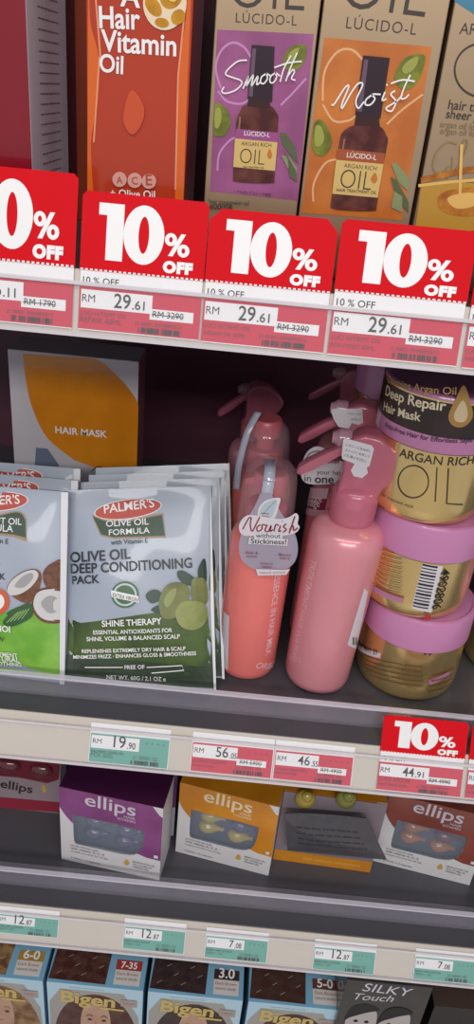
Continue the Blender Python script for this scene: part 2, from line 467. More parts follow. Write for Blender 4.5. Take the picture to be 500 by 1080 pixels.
promo_tag(R1, (-54, 334), (77, 346), (-40, 172), 'red ten percent off tag at the left end showing only a 0', '26.11', '1790', 'ELLIPS HAIR VITAMIN', 'OIL 60ML', G1, bar=1)
promo_tag(R1, (82, 347), (210, 359), (88, 201), 'red ten percent off tag below the orange hair vitamin oil box, 29.61', '29.61', '3290', 'LUCI H/TRMT OIL', 'REPAIR 60ML', G1, bar=2)
promo_tag(R1, (211, 359), (341, 373), (221, 219), 'red ten percent off tag with clipped corners below the pink Smooth box', '29.61', '3290', 'LUCI H/TRMT OIL', 'ARGAN OIL 60ML', G1, chamfer=True, bar=3)
promo_tag(R1, (344, 373), (481, 387), (353, 230), 'red ten percent off tag below the orange Moist box, 29.61', '29.61', '3290', 'LUCI H/TRMT OIL', 'RCH MOIST 60ML', G1, bar=4)
promo_tag(R1, (485, 388), (618, 400), (491, 241), 'red ten percent off tag cut by the right edge under the gold gloss box', '29.61', '3290', 'LUCI H/TRMT OIL', 'SHEER GLOSS 60ML', G1, bar=5)
G2 = 'price tags along the middle rail'
plain_tag(R2, (93, 802), (177, 811), (94, 772), 'teal price tag reading 19.90 below the olive oil sachet', '19.90', G2, TEAL, ('PALMERS OOFD HC', 'PCK 60G'), None, 6)
plain_tag(R2, (200, 812), (286, 821), (202, 781), 'red price tag reading 56.05 on the middle rail', '56.05', G2, TAGPINK, ('LUCIDO ESSENCE', 'IN HAIR MILK 140ML'), '5900', 7)
plain_tag(R2, (287, 821), (370, 829), (288, 790), 'red price tag reading 46.55 on the middle rail', '46.55', G2, TAGPINK, ('LUCIDO TREATMENT', 'HAIR WATER'), '4900', 8)
promo_tag(R2, (396, 832), (485, 840), (405, 753), 'small red ten percent off tag reading 44.91 below the gold jars', '44.91', '4990', 'LUCI AR/OIL', 'HAIR MASK 220G', 'ten percent off tags on the middle rail', bar=9)
promo_tag(R2, (489, 841), (578, 849), (497, 762), 'small red ten percent off tag cut by the right edge beside the 44.91 tag', '44.91', '4990', 'LUCI AR/OIL', 'HAIR MASK 220G', 'ten percent off tags on the middle rail', bar=10)
G3 = 'teal price tags along the lower rail'
for i, (bl, br, tl, lab, n) in enumerate([
        ((-5, 982), (61, 989), (0, 962), 'teal price tag reading 12.87 at the left end of the lower rail', '12.87'),
        ((129, 999), (194, 1006), (131, 976), 'teal price tag reading 12.87 above the 7-35 hair colour box', '12.87'),
        ((215, 1009), (281, 1015), (217, 986), 'teal price tag reading 7.08 above the 3-0 hair colour box', '7.08'),
        ((329, 1021), (394, 1028), (331, 998), 'teal price tag reading 12.87 between two tags reading 7.08', '12.87'),
        ((435, 1031), (500, 1038), (437, 1008), 'teal price tag reading 7.08 above the black hair colour box', '7.08')]):
    plain_tag(R3, bl, br, tl, lab, n, G3, TEAL, ('BIGEN HAIR COLOUR', 'SPEEDY 1 SET'), None, 20 + i)

# ------------------------------------------------------------------ cartons
def carton_frame(pl, pr, z=None, y=None):
    """frame of a box from the photo points of its lower front corners (on a shelf top z, or on a vertical plane y standing on z)"""
    if y is None: A = on_z(*pl, z); B = on_z(*pr, z)
    else: A = on_y(*pl, y); B = on_y(*pr, y); A.z = B.z = z
    A.z += 0.0004; B.z += 0.0004
    return frame((A + B) / 2, math.atan2(B.y - A.y, B.x - A.x)), (B - A).length
def carton(t, w, d, h, mats, name='carton', bev=0.0006):
    """mats: front, side, top"""
    bm = add_box(bmesh.new(), -w / 2, w / 2, 0, d, 0, h, bev)
    bm.normal_update()
    for f in bm.faces:
        n = f.normal
        f.material_index = 0 if n.y < -0.9 else (2 if n.z > 0.9 else 1)
    return obj(name, bm, mats, t)
YT = 0.465
GT = 'hair oil cartons on the upper shelf'
# leftmost red carton
fm, w = carton_frame((-60, 150), (33, 150), Z1, YT)
t = thing('hair_oil_carton', 'dark red carton at the far left with a pale printed side panel', 'box', fm, GT)
RED1 = M('carton_deep_red', '8e1424', 0.22, coat=0.5, var=0.25, nscale=25); LILAC = M('carton_lilac_side', 'e2d4de', 0.4, coat=0.1)
carton(t, w, 0.085, 0.19, [RED1, LILAC, RED1])
p = Print(Side(fm, w / 2))
for k in range(26):
    p.small(0.022, 0.148 - k * 0.0052, 0.066, 0.0008, M('ink_plum', '7a6676', 0.4), k); p.n -= 1
p.poly([(0.03, 0.158), (0.056, 0.158), (0.056, 0.17), (0.03, 0.17)], M('ink_brown', '4a2a2c', 0.4), False)
p.build('side_print', t)
# back row cartons seen in the gaps
for (a, b, yy, hh, m1, m2, lab) in (
        ((62, 150), (100, 150), 0.585, 0.2, 'carton_back_red', '5c1620', 'dark red carton standing behind, between the far left carton and the vitamin oil'),
        ((182, 150), (226, 150), 0.60, 0.2, 'carton_back_brown', '3c2226', 'dark brown carton standing behind, between the vitamin oil and Smooth boxes')):
    fm, w = carton_frame(a, b, Z1, yy)
    t = thing('hair_oil_carton', lab, 'box', fm, 'back row cartons on the upper shelf')
    m = M(m1, m2, 0.3, coat=0.3, var=0.3, nscale=40)
    carton(t, w, 0.06, hh, [m, m, m])
    p = Print(Flat(fm))
    if 'red' in m1:
        p.poly([(0.000, 0), (0.008, 0), (0.008, 0.14), (0.000, 0.14)], M('carton_back_orange', 'a8482c', 0.3), False)
    else:
        p.poly([(-0.012, 0), (-0.0085, 0), (-0.0085, 0.11), (-0.012, 0.11)], M('strip_yellow', 'a58a4e', 0.4), False)
        p.poly([(-0.0085, 0.05), (-0.006, 0.05), (-0.006, 0.085), (-0.0085, 0.085)], M('strip_blue', '34426e', 0.4), False)
    p.build('front_print', t)

# hair vitamin oil carton
fm, w = carton_frame((92, 150), (197, 150), Z1, YT)
t = thing('hair_oil_carton', 'orange red hair vitamin oil carton with gold capsules pictured', 'box', fm, GT)
ORR = M('carton_orange_red', 'bb3d20', 0.2, coat=0.5, var=0.12, nscale=18); ORS = M('carton_orange_wave', 'e0671f', 0.25, coat=0.5)
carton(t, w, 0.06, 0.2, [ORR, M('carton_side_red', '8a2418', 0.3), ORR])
p = Print(Flat(fm))
p.poly([(p_[0], p_[1]) for p_ in smooth_path([(95, -40, 0), (95, 20, 0), (104, 60, 0), (103, 110, 0), (96, 150, 0), (99, 210, 0)], 5)] + [(92, 225), (92.5, 100), (93, -40)], ORS)
p.poly([(p_[0], p_[1]) for p_ in smooth_path([(200, -40, 0), (196, 20, 0), (190, 60, 0), (186, 110, 0), (186, 160, 0), (184, 225, 0)], 5)] + [(193, 225), (196, 130), (199.5, 50), (203, -40)], ORS)
for a, b in (((98, -40), (106, 60)), ((105, 60), (99, 150)), ((196, 0), (188, 80)), ((188, 80), (185, 200))):
    p.line([a, b], 0.0009, M('ink_peach', 'ef9a72', 0.3), True, 1)
p.text('Hair', (105, 29), (148, 31), WHITE, bold=0.02, asp=1.1)
p.text('Vitamin', (107, 53.5), (186, 59), WHITE, bold=0.02, asp=1.06)
p.text('Oil', (105, 75), (130, 78), WHITE, bold=0.02, asp=1.1)
p.text('A', (127, 6), (148, 8), WHITE, bold=0.02)
YEL = M('capsule_gold_ink', 'd0941f', 0.2, hex2='b87c18', nscale=90, coat=0.4); CRM = M('capsule_rim_ink', 'efd9b8', 0.3)
p.ell((174, 3), 23, 29, CRM)
for c, rx, ry, ro in (((181, -5), 12, 15, .3), ((162, 7), 7, 12, -.6), ((188, 18), 7, 8.5, .5), ((171, 24), 7.5, 5, 0.2)):
    p.ell(c, rx, ry, YEL, ro)
p.ell((182, -2), 5, 4, M('capsule_light_ink', 'f0c860', 0.25), .3)
# drop of oil in the lower picture
p.blob([(140, 142), (150, 130), (152, 112), (140, 95), (132, 112), (131, 130)], M('carton_drop', 'd0532c', 0.25, coat=0.4))
for cx, ch in ((126.5, 'A'), (142.5, 'C'), (157.5, 'E')):
    cy = 190 + (cx - 142) * 0.06
    p.ell((cx, cy), 7.6, 8, M('ink_pale_rose', 'dca096', 0.4)); p.text(ch, (cx - 3.2, cy + 4), (cx + 3.4, cy + 4.2), M('ink_rust', 'b0503c', 0.4), bold=0.02)
p.text('+ Olive Oil', (117, 207), (164, 209), WHITE, bold=0.01)
p.build('front_print', t)

# argan rich oil cartons
def argan(pl, pr, label, panel, panel2, word, strokes, D, cap, off):
    fm, w = carton_frame(pl, pr, Z1, YT)
    t = thing('hair_oil_carton', label, 'box', fm, GT)
    carton(t, w, 0.055, 0.2, [GOLDM, GOLDM, GOLDM])
    q = lambda x, y: (off[0] + x / D, y / D)
    p = Print(Flat(fm))
    return t, fm, w, p, q
DK = M('ink_umber', '3b2f2a', 0.4); BOT = M('bottle_brown_ink', '4a1d1c', 0.25, hex2='6d3a30', nscale=90); BOTL = M('bottle_light_ink', '9a6a5c', 0.3)
LBL = M('bottle_label_ink', 'd9b870', 0.4); OLV = M('olive_ink', '83882e', 0.3, hex2='5d6222', nscale=90); OLVL = M('olive_light_ink', 'a2a24c', 0.3); LEAF = M('leaf_ink', '57613c', 0.4)
LEAFL = M('leaf_light_ink', '8a9264', 0.4)
def common(p, q, P):
    p.text('OIL', q(*P['oil'][0]), q(*P['oil'][1]), DK, bold=-0.012, asp=1.15)
    p.text('LÚCIDO-L', q(*P['luc'][0]), q(*P['luc'][1]), DK, bold=-0.004, space=1.15)
    p.poly([q(*a) for a in P['panel']], P['pm'])
    for pts in P['swirl']: p.line([q(*a) for a in pts], 0.0011, P['sw'])
    for pts, m in P['olives']: p.blob([q(*a) for a in pts], m)
    for pts, m in P['leaves']: p.poly([q(*a) for a in pts], m)
    for a in P['shade']: pass
    p.blob([q(*a) for a in P['body']], BOT, n=3)
    p.poly([q(*a) for a in P['neck']], M('bottle_neck_ink', '3a1a1a', 0.3))
    p.poly([q(*a) for a in P['cap']], M('bottle_cap_ink', '33222c', 0.25)); p.poly([q(*a) for a in P['capl']], M('bottle_cap_light_ink', '6c5566', 0.25))
    p.line([q(*a) for a in P['hl']], 0.0009, BOTL)
    p.poly([q(*a) for a in P['band']], P['bm']); p.text('LÚCIDO-L', q(*P['bl'][0]), q(*P['bl'][1]), WHITE)
    p.poly([q(*a) for a in P['lab']], LBL)
    p.text('ARGAN RICH', q(*P['ar'][0]), q(*P['ar'][1]), DK); p.text('OIL', q(*P['ol'][0]), q(*P['ol'][1]), DK, bold=-0.02, asp=1.2)
    p.blob([q(*a) for a in P['drop']], M('drop_ink', 'c8782c', 0.35), n=4)
    p.text('HAIR TREATMENT OIL', q(*P['tiny'][0]), q(*P['tiny'][1]), DK)
    for st in P['script']: p.line([q(*a) for a in st], P['sww'], WHITE, True, 6)
t, fm, w, p, q = argan((219, 150), (321.5, 150), 'gold carton with a mauve pink panel reading Smooth', None, None, None, None, 3.333, None, (200, 0))
common(p, q, dict(
    oil=((140, 26), (402, 40)), luc=((162, 79), (376, 90)), panel=[(97, 104), (437, 120), (380, 705), (72, 672)], pm=M('panel_mauve', 'a4588c', 0.4, coat=0.2, hex2='8e4676', nscale=30), sw=M('swirl_mauve', 'c98ac0', 0.3),
    swirl=[[(110, 310), (92, 240), (110, 180), (150, 150), (190, 165), (215, 200)], [(100, 320), (130, 355), (180, 365), (210, 350)], [(320, 370), (360, 330), (410, 275)], [(98, 600), (105, 540), (140, 495), (165, 482)]],
    olives=[([(330, 205), (350, 170), (385, 155), (412, 165), (408, 205), (385, 240), (355, 250), (330, 235)], OLV), ([(345, 200), (360, 178), (385, 168), (375, 200), (355, 222)], OLVL), ([(88, 370), (110, 365), (135, 390), (145, 430), (130, 470), (105, 480), (84, 465)], OLV), ([(92, 385), (108, 382), (112, 420), (100, 450), (88, 440)], OLVL)],
    leaves=[([(318, 465), (340, 470), (372, 520), (382, 575), (350, 540), (325, 505)], LEAF), ([(322, 545), (350, 550), (378, 590), (376, 610), (345, 590)], LEAFL), ([(325, 520), (345, 560), (350, 620), (378, 640), (374, 600), (352, 560)], LEAF)], shade=[],
    body=[(190, 372), (180, 390), (166, 420), (160, 500), (153, 620), (160, 636), (220, 642), (290, 642), (298, 630), (304, 520), (312, 420), (305, 395), (285, 372), (240, 366)],
    neck=[(208, 345), (282, 352), (284, 380), (202, 374)], cap=[(219, 158), (299, 164), (290, 358), (204, 346)], capl=[(221, 170), (234, 171), (222, 340), (208, 338)], hl=[(178, 410), (170, 500)],
    band=[(164, 452), (310, 466), (309, 500), (160, 486)], bm=M('band_mauve', '9c4d86', 0.35), bl=((192, 475), (282, 482)),
    lab=[(160, 486), (309, 500), (300, 600), (154, 586)], ar=((182, 510), (287, 517)), ol=((176, 572), (262, 580)), drop=[(282, 522), (290, 545), (282, 558), (273, 545)], tiny=((188, 588), (262, 592)),
    script=[[(202, 212), (170, 216), (135, 245), (128, 262), (150, 272), (180, 283), (182, 298), (160, 318), (128, 328), (114, 322), (122, 305)], [(188, 312), (208, 268), (200, 302), (224, 264), (218, 302), (240, 268), (236, 297), (250, 288)],
            [(272, 258), (254, 270), (250, 290), (262, 293), (274, 275), (270, 259), (286, 268)], [(304, 255), (286, 268), (283, 288), (295, 290), (306, 272), (302, 256), (318, 268)], [(356, 196), (332, 240), (318, 288)], [(298, 238), (345, 222), (394, 216)],
            [(378, 186), (354, 240), (338, 286)], [(342, 272), (362, 246), (368, 254), (358, 276), (372, 282)]], sww=0.0007))
p.text('・アルガニアスピノサ含有', q(158, 676), q(286, 688), BLACK, bold=0.01)
p.text('hair treatment oil', q(70, 712), q(208, 720), BLACK); p.text('#00008', q(70, 732), q(150, 736), BLACK)
p.build('front_print', t)
t, fm, w, p, q = argan((324, 150), (447.5, 150), 'gold carton with an orange panel reading Moist', None, None, None, None, 2.632, None, (310, 0))
common(p, q, dict(
    oil=((128, 20), (362, 50)), luc=((144, 78), (338, 97)), panel=[(85, 104), (383, 130), (300, 612), (20, 590)], pm=M('panel_orange', 'd07a2c', 0.35, coat=0.3, hex2='bb6420', nscale=30), sw=M('swirl_peach', 'e8b080', 0.3),
    swirl=[[(80, 280), (85, 200), (120, 145), (160, 138), (190, 165)], [(80, 290), (110, 335), (150, 335), (172, 322)], [(258, 345), (300, 305), (358, 262)], [(54, 560), (55, 510), (85, 455), (118, 442)]],
    olives=[([(290, 185), (310, 160), (345, 150), (364, 160), (352, 210), (325, 245), (295, 245), (278, 215)], OLV), ([(300, 190), (318, 168), (345, 158), (335, 190), (310, 205)], OLVL), ([(58, 340), (80, 335), (102, 375), (104, 405), (82, 432), (58, 425), (50, 395)], OLV), ([(60, 352), (76, 352), (84, 385), (72, 405), (58, 400)], OLVL)],
    leaves=[([(270, 455), (282, 450), (318, 490), (316, 530), (290, 505)], LEAFL), ([(268, 490), (285, 500), (318, 560), (318, 590), (285, 555)], LEAF), ([(278, 530), (300, 545), (300, 590), (270, 575)], LEAFL)], shade=[],
    body=[(165, 348), (140, 362), (128, 385), (118, 460), (103, 560), (108, 578), (160, 584), (222, 584), (230, 570), (245, 470), (260, 395), (256, 375), (240, 352), (200, 345)],
    neck=[(172, 318), (236, 325), (238, 352), (168, 348)], cap=[(192, 154), (266, 161), (240, 328), (170, 318)], capl=[(195, 165), (206, 166), (188, 310), (174, 308)], hl=[(140, 385), (130, 450)],
    band=[(122, 412), (252, 425), (248, 455), (117, 443)], bm=M('band_orange', 'a8502c', 0.35), bl=((146, 436), (228, 444)),
    lab=[(117, 443), (248, 455), (232, 548), (106, 537)], ar=((138, 464), (228, 473)), ol=((126, 520), (212, 528)), drop=[(225, 478), (231, 497), (222, 508), (213, 496)], tiny=((118, 530), (228, 538)),
    script=[[(104, 290), (112, 288), (140, 245), (152, 240), (134, 285), (134, 300), (158, 258), (178, 232), (190, 236), (172, 278), (178, 300), (194, 282)], [(218, 262), (200, 276), (198, 290), (212, 290), (224, 274), (216, 262), (240, 262)],
            [(252, 255), (244, 278), (256, 274)], [(256, 238), (258, 234)], [(280, 252), (268, 262), (282, 282), (270, 308), (255, 300), (285, 280), (300, 262)], [(322, 208), (306, 240), (296, 272), (308, 272), (318, 262)], [(268, 232), (300, 222), (334, 226)]], sww=0.0008))
p.build('front_print', t)
t, fm, w, p, q = argan((452, 150), (560, 150), 'gold carton at the right edge with honey pictured and a blue top corner', None, None, None, None, 2.632, None, (310, 0))
p.poly([q(440, -60), q(600, -60), q(600, 45), q(500, 40), q(447, 5)], M('corner_blue', '3f7f9c', 0.35))
p.text('ARGAN RICH', q(458, 94), q(690, 112), DK); p.ring(q(520, 195), 28, 0.001, DK, n=40)
p.line([q(612, 178), q(602, 275)], 0.001, DK, True, 1); p.line([q(640, 180), q(630, 278), q(690, 285)], 0.001, DK, True, 1)
p.text('hair treatment', q(427, 302), q(620, 322), DK, bold=0.006); p.text('sheer gloss', q(421, 327), q(560, 341), DK, bold=0.006)
for k, y in enumerate((352, 370)): p.text('argan oil for hair shine', q(405, y), q(600, y + 18), M('ink_dim_gold', '8a6f45', 0.4))
p.line([q(452, 400), q(425, 395), q(395, 425), q(386, 465), q(405, 482), q(432, 460)], 0.0008, M('ink_bronze', '9c7c4c', 0.3)); p.line([q(440, 435), q(436, 480), q(412, 515)], 0.0008, M('ink_bronze')); p.line([q(450, 470), q(472, 430), q(482, 395), q(472, 390), q(462, 430), q(464, 475), q(482, 478)], 0.0008, M('ink_bronze', '9c7c4c', 0.3))
HON = M('honey_ink', 'c8822c', 0.25, hex2='a05a1c', nscale=120); HONL = M('honey_light_ink', 'e8b968', 0.25)
p.poly([q(352, 520), q(420, 500), q(600, 520), q(600, 640), q(335, 640)], M('honey_field_ink', 'c09038', 0.3))
p.line([q(352, 500), q(420, 485), q(500, 470), q(580, 480)], 0.003, HON); p.line([q(345, 515), q(430, 505), q(520, 498)], 0.0016, HONL)
p.blob([q(400, 545), q(440, 525), q(520, 520), q(560, 545), q(540, 590), q(470, 600), q(410, 585)], HON)
p.blob([q(425, 550), q(470, 535), q(510, 540), q(500, 570), q(450, 578)], HONL); p.line([q(465, 400), q(462, 470), q(460, 540)], 0.0016, HONL)
p.build('front_print', t)

# ------------------------------------------------------------------ hair mask carton at the back of the middle shelf
yb = 0.70
A = on_y(14, 470, yb); B = on_y(144, 486, yb); A.z = B.z = Z2 + 0.0004
fm = frame((A + B) / 2); w = (B - A).length
h = on_y(85, 376, yb).z - Z2
t = thing('hair_mask_carton', 'orange and white hair mask carton standing behind the sachets', 'box', fm)
WH = M('carton_cool_white', 'cac4cb', 0.3, coat=0.4); carton(t, w, 0.045, h, [WH, M('carton_plum_side', '8a5a62', 0.4), WH])
p = Print(Flat(fm), slices=None)
ORG = M('mask_orange', 'e08c1e', 0.2, coat=0.7, hex2='d07c16', nscale=14, bump=0.25, bscale=90)
p.poly([(24, 373), (100, 378)] + [(z[0], z[1]) for z in smooth_path([(112, 385, 0), (132, 405, 0), (144, 422, 0), (146, 430, 0)], 5)] + [(144, 500), (110, 497)] + [(z[0], z[1]) for z in smooth_path([(78, 485, 0), (50, 462, 0), (34, 430, 0), (27, 400, 0), (24, 373, 0)], 5)], ORG)
p.text('HAIR MASK', (58.5, 456.5), (113, 461.5), WHITE, bold=0.02)
p.poly([(38, 472), (50, 473), (62, 490), (62, 503), (36, 503)], M('ink_steel_blue', '6c7890', 0.35))
p.line([(96, 497), (104, 492), (112, 496), (110, 502), (98, 502)], 0.0008, BLACK)
p.build('front_print', t)

# ------------------------------------------------------------------ sachets
class Patch:
    """a slightly puffed pouch spanned by four corner points (local); u, v in 0..1"""
    def __init__(s, mat, bl, br, tl, tr, puff):
        s.inv = mat.inverted(); s.c = [s.inv @ Vector(c) for c in (bl, br, tl, tr)]; s.puff = puff
        s.nrm = ((s.c[1] - s.c[0]).cross(s.c[2] - s.c[0])).normalized()
        if s.nrm.y > 0: s.nrm = -s.nrm
        s.W = (s.c[1] - s.c[0]).length; s.H = (s.c[2] - s.c[0]).length
    def base(s, u, v):
        a, b, c, d = s.c; return (a * (1 - u) + b * u) * (1 - v) + (c * (1 - u) + d * u) * v
    def bulge(s, u, v):
        e = lambda t: max(0.0, math.sin(PI * min(max((t - 0.05) / 0.9, 0), 1)))
        return s.puff * (e(u) ** 0.6) * (e(v) ** 0.7) * (1 + 0.16 * math.sin(9 * u + 4 * v) * math.sin(7 * v + 1)) + 0.0012 * math.sin(6 * u + 2) * v
    def at(s, u, v, w): return tuple(s.base(u, v) + s.nrm * (s.bulge(u, v) + w))
    def map(s, u, v, w): return s.at(u / s.W, v / s.H, w)
    def px(s, x, y):
        o = s.inv @ CAMP; d = s.inv.to_3x3() @ ray(x, y); u = v = 0.5
        for _ in range(12):
            p0 = Vector(s.at(u, v, 0)); e = 1e-3
            du = (Vector(s.at(u + e, v, 0)) - p0) / e; dv = (Vector(s.at(u, v + e, 0)) - p0) / e
            n = du.cross(dv); h = o + d * ((p0 - o).dot(n) / d.dot(n)); r = h - p0
            a, b, c = du.dot(du), du.dot(dv), dv.dot(dv); det = a * c - b * b
            u += (r.dot(du) * c - r.dot(dv) * b) / det; v += (r.dot(dv) * a - r.dot(du) * b) / det
            u = min(max(u, -0.3), 1.3); v = min(max(v, -0.3), 1.3)
        return (u * s.W, v * s.H)
FOIL = M('sachet_white_foil', 'a9b2c2', 0.36, coat=0.2, var=0.05, nscale=12, bump=0.12, bscale=28)
FOILB = M('sachet_back_foil', '9fb0c0', 0.35, var=0.05, nscale=12)
def pouch(t, pt, mats):
    bm = bmesh.new(); nu, nv = 18, 26; F = []; Bk = []
    for j in range(nv + 1):
        F.append([bm.verts.new(pt.at(i / nu, j / nv, 0)) for i in range(nu + 1)])
        Bk.append([bm.verts.new(tuple(pt.base(i / nu, j / nv) - pt.nrm * (0.0006 + 0.6 * max(0, pt.bulge(i / nu, j / nv) - 0.001)))) for i in range(nu + 1)])
    for j in range(nv):
        for i in range(nu):
            bm.faces.new((F[j][i], F[j][i + 1], F[j + 1][i + 1], F[j + 1][i])); bm.faces.new((Bk[j][i], Bk[j + 1][i], Bk[j + 1][i + 1], Bk[j][i + 1]))
    for j in range(nv):
        bm.faces.new((F[j][0], F[j + 1][0], Bk[j + 1][0], Bk[j][0])); bm.faces.new((F[j][nu], Bk[j][nu], Bk[j + 1][nu], F[j + 1][nu]))
    for i in range(nu):
        bm.faces.new((F[0][i], Bk[0][i], Bk[0][i + 1], F[0][i + 1])); bm.faces.new((F[nv][i], F[nv][i + 1], Bk[nv][i + 1], Bk[nv][i]))
    bmesh.ops.recalc_face_normals(bm, faces=bm.faces[:])
    return obj('pouch', bm, mats, t, True, 0.7)
def sachet(bl, br, tl, tr, label, group, ytl, ytr):
    A = on_z(*bl, Z2 + 0.001); B = on_z(*br, Z2 + 0.001); C = on_y(*tl, ytl); D = on_y(*tr, ytr)
    m = frame((A + B) / 2, math.atan2(B.y - A.y, B.x - A.x))
    t = thing('conditioning_sachet', label, 'sachet', m, group)
    pt = Patch(m, A, B, C, D, 0.007); pouch(t, pt, FOIL)
    return t, m, pt
GS = 'conditioning sachets on the middle shelf'
RUST = M('sachet_oval_red', 'c0483a', 0.35); DGREEN = M('sachet_banner_green', '2c4a36', 0.4); OGREEN = M('sachet_olive_green', '4c6428', 0.35, coat=0.2, hex2='33481f', nscale=30)
NAVY = M('ink_slate', '232c33', 0.4)
YS = 0.565
t_ol, m_ol, pt = sachet((68, 719), (228, 728), (73, 517), (222, 512), 'olive oil conditioning sachet at the front with green olives pictured', GS, YS, YS + 0.004)
p = Print(pt, 0.0002, 0.0001, slices=(0.007, 0.0075))
p.poly([(72, 652)] + [(z[0], z[1]) for z in smooth_path([(85, 657, 0), (110, 654, 0), (150, 648, 0), (190, 643, 0), (224, 640, 0)], 5)] + [(227.5, 726), (68.5, 717.5)], OGREEN)
p.poly([(70, 690), (226, 704), (227.4, 726), (68.6, 717.5)], M('sachet_dark_green', '3a4a36', 0.4, hex2='2d3c2c', nscale=40))
p.ell((135, 537), 36, 10.5, WHITE, -0.13); p.ell((135, 537), 35, 9.6, RUST, -0.13)
p.text("PALMER'S", (110, 541.5), (163, 534.5), WHITE, bold=0.012, asp=0.92)
p.poly([(97, 543)] + [(z[0], z[1]) for z in smooth_path([(110, 548, 0), (135, 549, 0), (160, 543, 0), (172, 541, 0)], 4)] + [(175, 567), (120, 568), (106, 565)], M('banner_gold_edge', 'a88a64', 0.4))
p.poly([(98, 544.5)] + [(z[0], z[1]) for z in smooth_path([(110, 549.5, 0), (135, 550, 0), (160, 545, 0), (171, 543, 0)], 4)] + [(174, 565), (120, 566.5), (107, 563.5)], DGREEN)
p.text('OLIVE OIL', (112, 555.5), (157, 553), WHITE, bold=0.008, asp=.85); p.text('FORMULA', (115, 564.5), (158, 562), WHITE, bold=0.008, asp=.82)
p.text('with Vitamin E', (117, 574.5), (156, 572.5), NAVY, bold=0.008)
p.text('OLIVE OIL', (74.5, 593), (138, 589), NAVY, bold=0.02)
p.text('DEEP CONDITIONING', (75, 604.5), (203, 598.5), NAVY, bold=0.02, asp=1.05)
p.text('PACK', (76.5, 616), (105, 614.5), NAVY, bold=0.02)
p.ell((132, 627), 14.5, 14, M('stamp_green', '3f6b48', 0.4)); p.ell((132, 627), 12.5, 12, M('stamp_white', 'ccd3d3', 0.4)); p.ell((132, 627), 10.5, 10, M('stamp_green', '3f6b48', 0.4))
p.poly([(117, 622), (146, 628.5), (147, 635.5), (118, 629.5)], WHITE); p.text('EXTRA VIRGIN', (119, 629), (145.5, 634.5), DGREEN, asp=1.3, bold=0.01)
LF = M('sachet_leaf', '33483c', 0.4)
for pts in ([(187, 603), (194, 602), (206, 610), (210, 617), (198, 617), (189, 611)], [(209, 601), (214, 590), (217, 592), (218, 612), (214, 618), (210, 612)], [(154, 627), (160, 622), (168, 623), (172, 630), (162, 636), (156, 633)], [(160, 642), (168, 638), (170, 646), (162, 645)], [(221, 608), (223, 606), (223.5, 620), (221, 622)]):
    p.blob(pts, LF)
OV = M('sachet_olive', '7c8248', 0.3, hex2='666c34', nscale=45); OVL = M('sachet_olive_light', '98a060', 0.3, hex2='828a4c', nscale=45); OVH = M('sachet_olive_highlight', '969c5e', 0.3)
p.blob([(202, 613), (208, 609), (217, 612), (219, 633), (212, 638), (203, 632)], OV)
p.blob([(168, 633), (175, 618), (186, 614), (197, 617), (200, 628), (193, 643), (182, 652), (171, 650)], OV)
p.blob([(173, 634), (178, 624), (186, 620), (184, 630), (177, 640)], OVH)
p.blob([(185, 645), (192, 635), (204, 633), (216, 637), (219, 650), (212, 661), (200, 664), (189, 658)], OVL)
p.blob([(191, 645), (197, 640), (206, 640), (201, 648), (194, 651)], OVH)
p.text('SHINE THERAPY', (108, 660.5), (171, 657.5), WHITE, bold=0.022)
p.text('ESSENTIAL ANTIOXIDANTS FOR', (99, 668.5), (182, 666), WHITE, bold=0.018); p.text('SHINE, VOLUME & BALANCED SCALP', (92, 675.5), (190, 672.5), WHITE, bold=0.018)
p.text('REPLENISHES EXTREMELY DRY HAIR & SCALP', (87, 688), (196, 685), WHITE, bold=0.018)
p.text('MINIMIZES FRIZZ · ENHANCES GLOSS & SMOOTHNESS', (78, 694), (207, 690), WHITE, bold=0.018)
p.line([(90, 703), (130, 703)], 0.0008, WHITE, True, 1); p.text('FREE OF', (132, 705), (153, 704.5), WHITE, bold=0.01); p.line([(155, 703), (192, 701), (194, 706), (160, 709)], 0.0008, WHITE, True, 1)
p.text('NET WT. 60G / 2.1 OZ e', (113, 715), (175, 717.5), WHITE, bold=0.015)
p.poly([(221.5, 512.4), (222, 512), (228, 728), (225.5, 727.6), (222, 640)], M('sachet_seal_edge', 'e6e6ea', 0.35))
p.build('printed_front', t_ol)
t_co, m_co, pt = sachet((-84, 702), (68.5, 721), (-80, 507), (73, 519), 'coconut oil sachet at the front left with coconuts and green leaves pictured', GS, YS - 0.012, YS - 0.012)
p = Print(pt, 0.0002, 0.0001, slices=(0.007, 0.0075))
LIME = M('sachet_lime_green', '6fae35', 0.35, coat=0.2, hex2='8cc24e', nscale=38)
p.poly([(-83, 640), (-20, 644)] + [(z[0], z[1]) for z in smooth_path([(5, 646, 0), (20, 640, 0), (35, 645, 0), (55, 652, 0), (68, 654, 0)], 4)] + [(68, 716), (-83.5, 698)], LIME)
p.ell((-4, 529), 34, 10.5, WHITE, -0.06); p.ell((-4, 529), 33, 9.7, RUST, -0.06); p.text("PALMER'S", (-31, 533.5), (21, 531), WHITE, bold=0.012)
p.poly([(-42, 536)] + [(z[0], z[1]) for z in smooth_path([(-25, 543, 0), (-4, 543, 0), (15, 539, 0), (24, 541, 0), (28, 548, 0)], 4)] + [(28.5, 571), (14, 566), (-30, 561)], M('banner_gold_edge', 'a88a64', 0.4))
p.poly([(-41, 538)] + [(z[0], z[1]) for z in smooth_path([(-25, 544.5, 0), (-4, 544.5, 0), (15, 540.5, 0), (23, 542, 0), (27, 549, 0)], 4)] + [(27.5, 567), (14, 563.5), (-30, 559)], DGREEN)
p.text('COCONUT OIL', (-40, 550), (23, 553.5), WHITE, bold=0.008); p.text('FORMULA', (-30, 558), (14, 561), WHITE, bold=0.008)
p.text('with Vitamin E', (-33, 570), (9, 573.5), NAVY, bold=0.008)
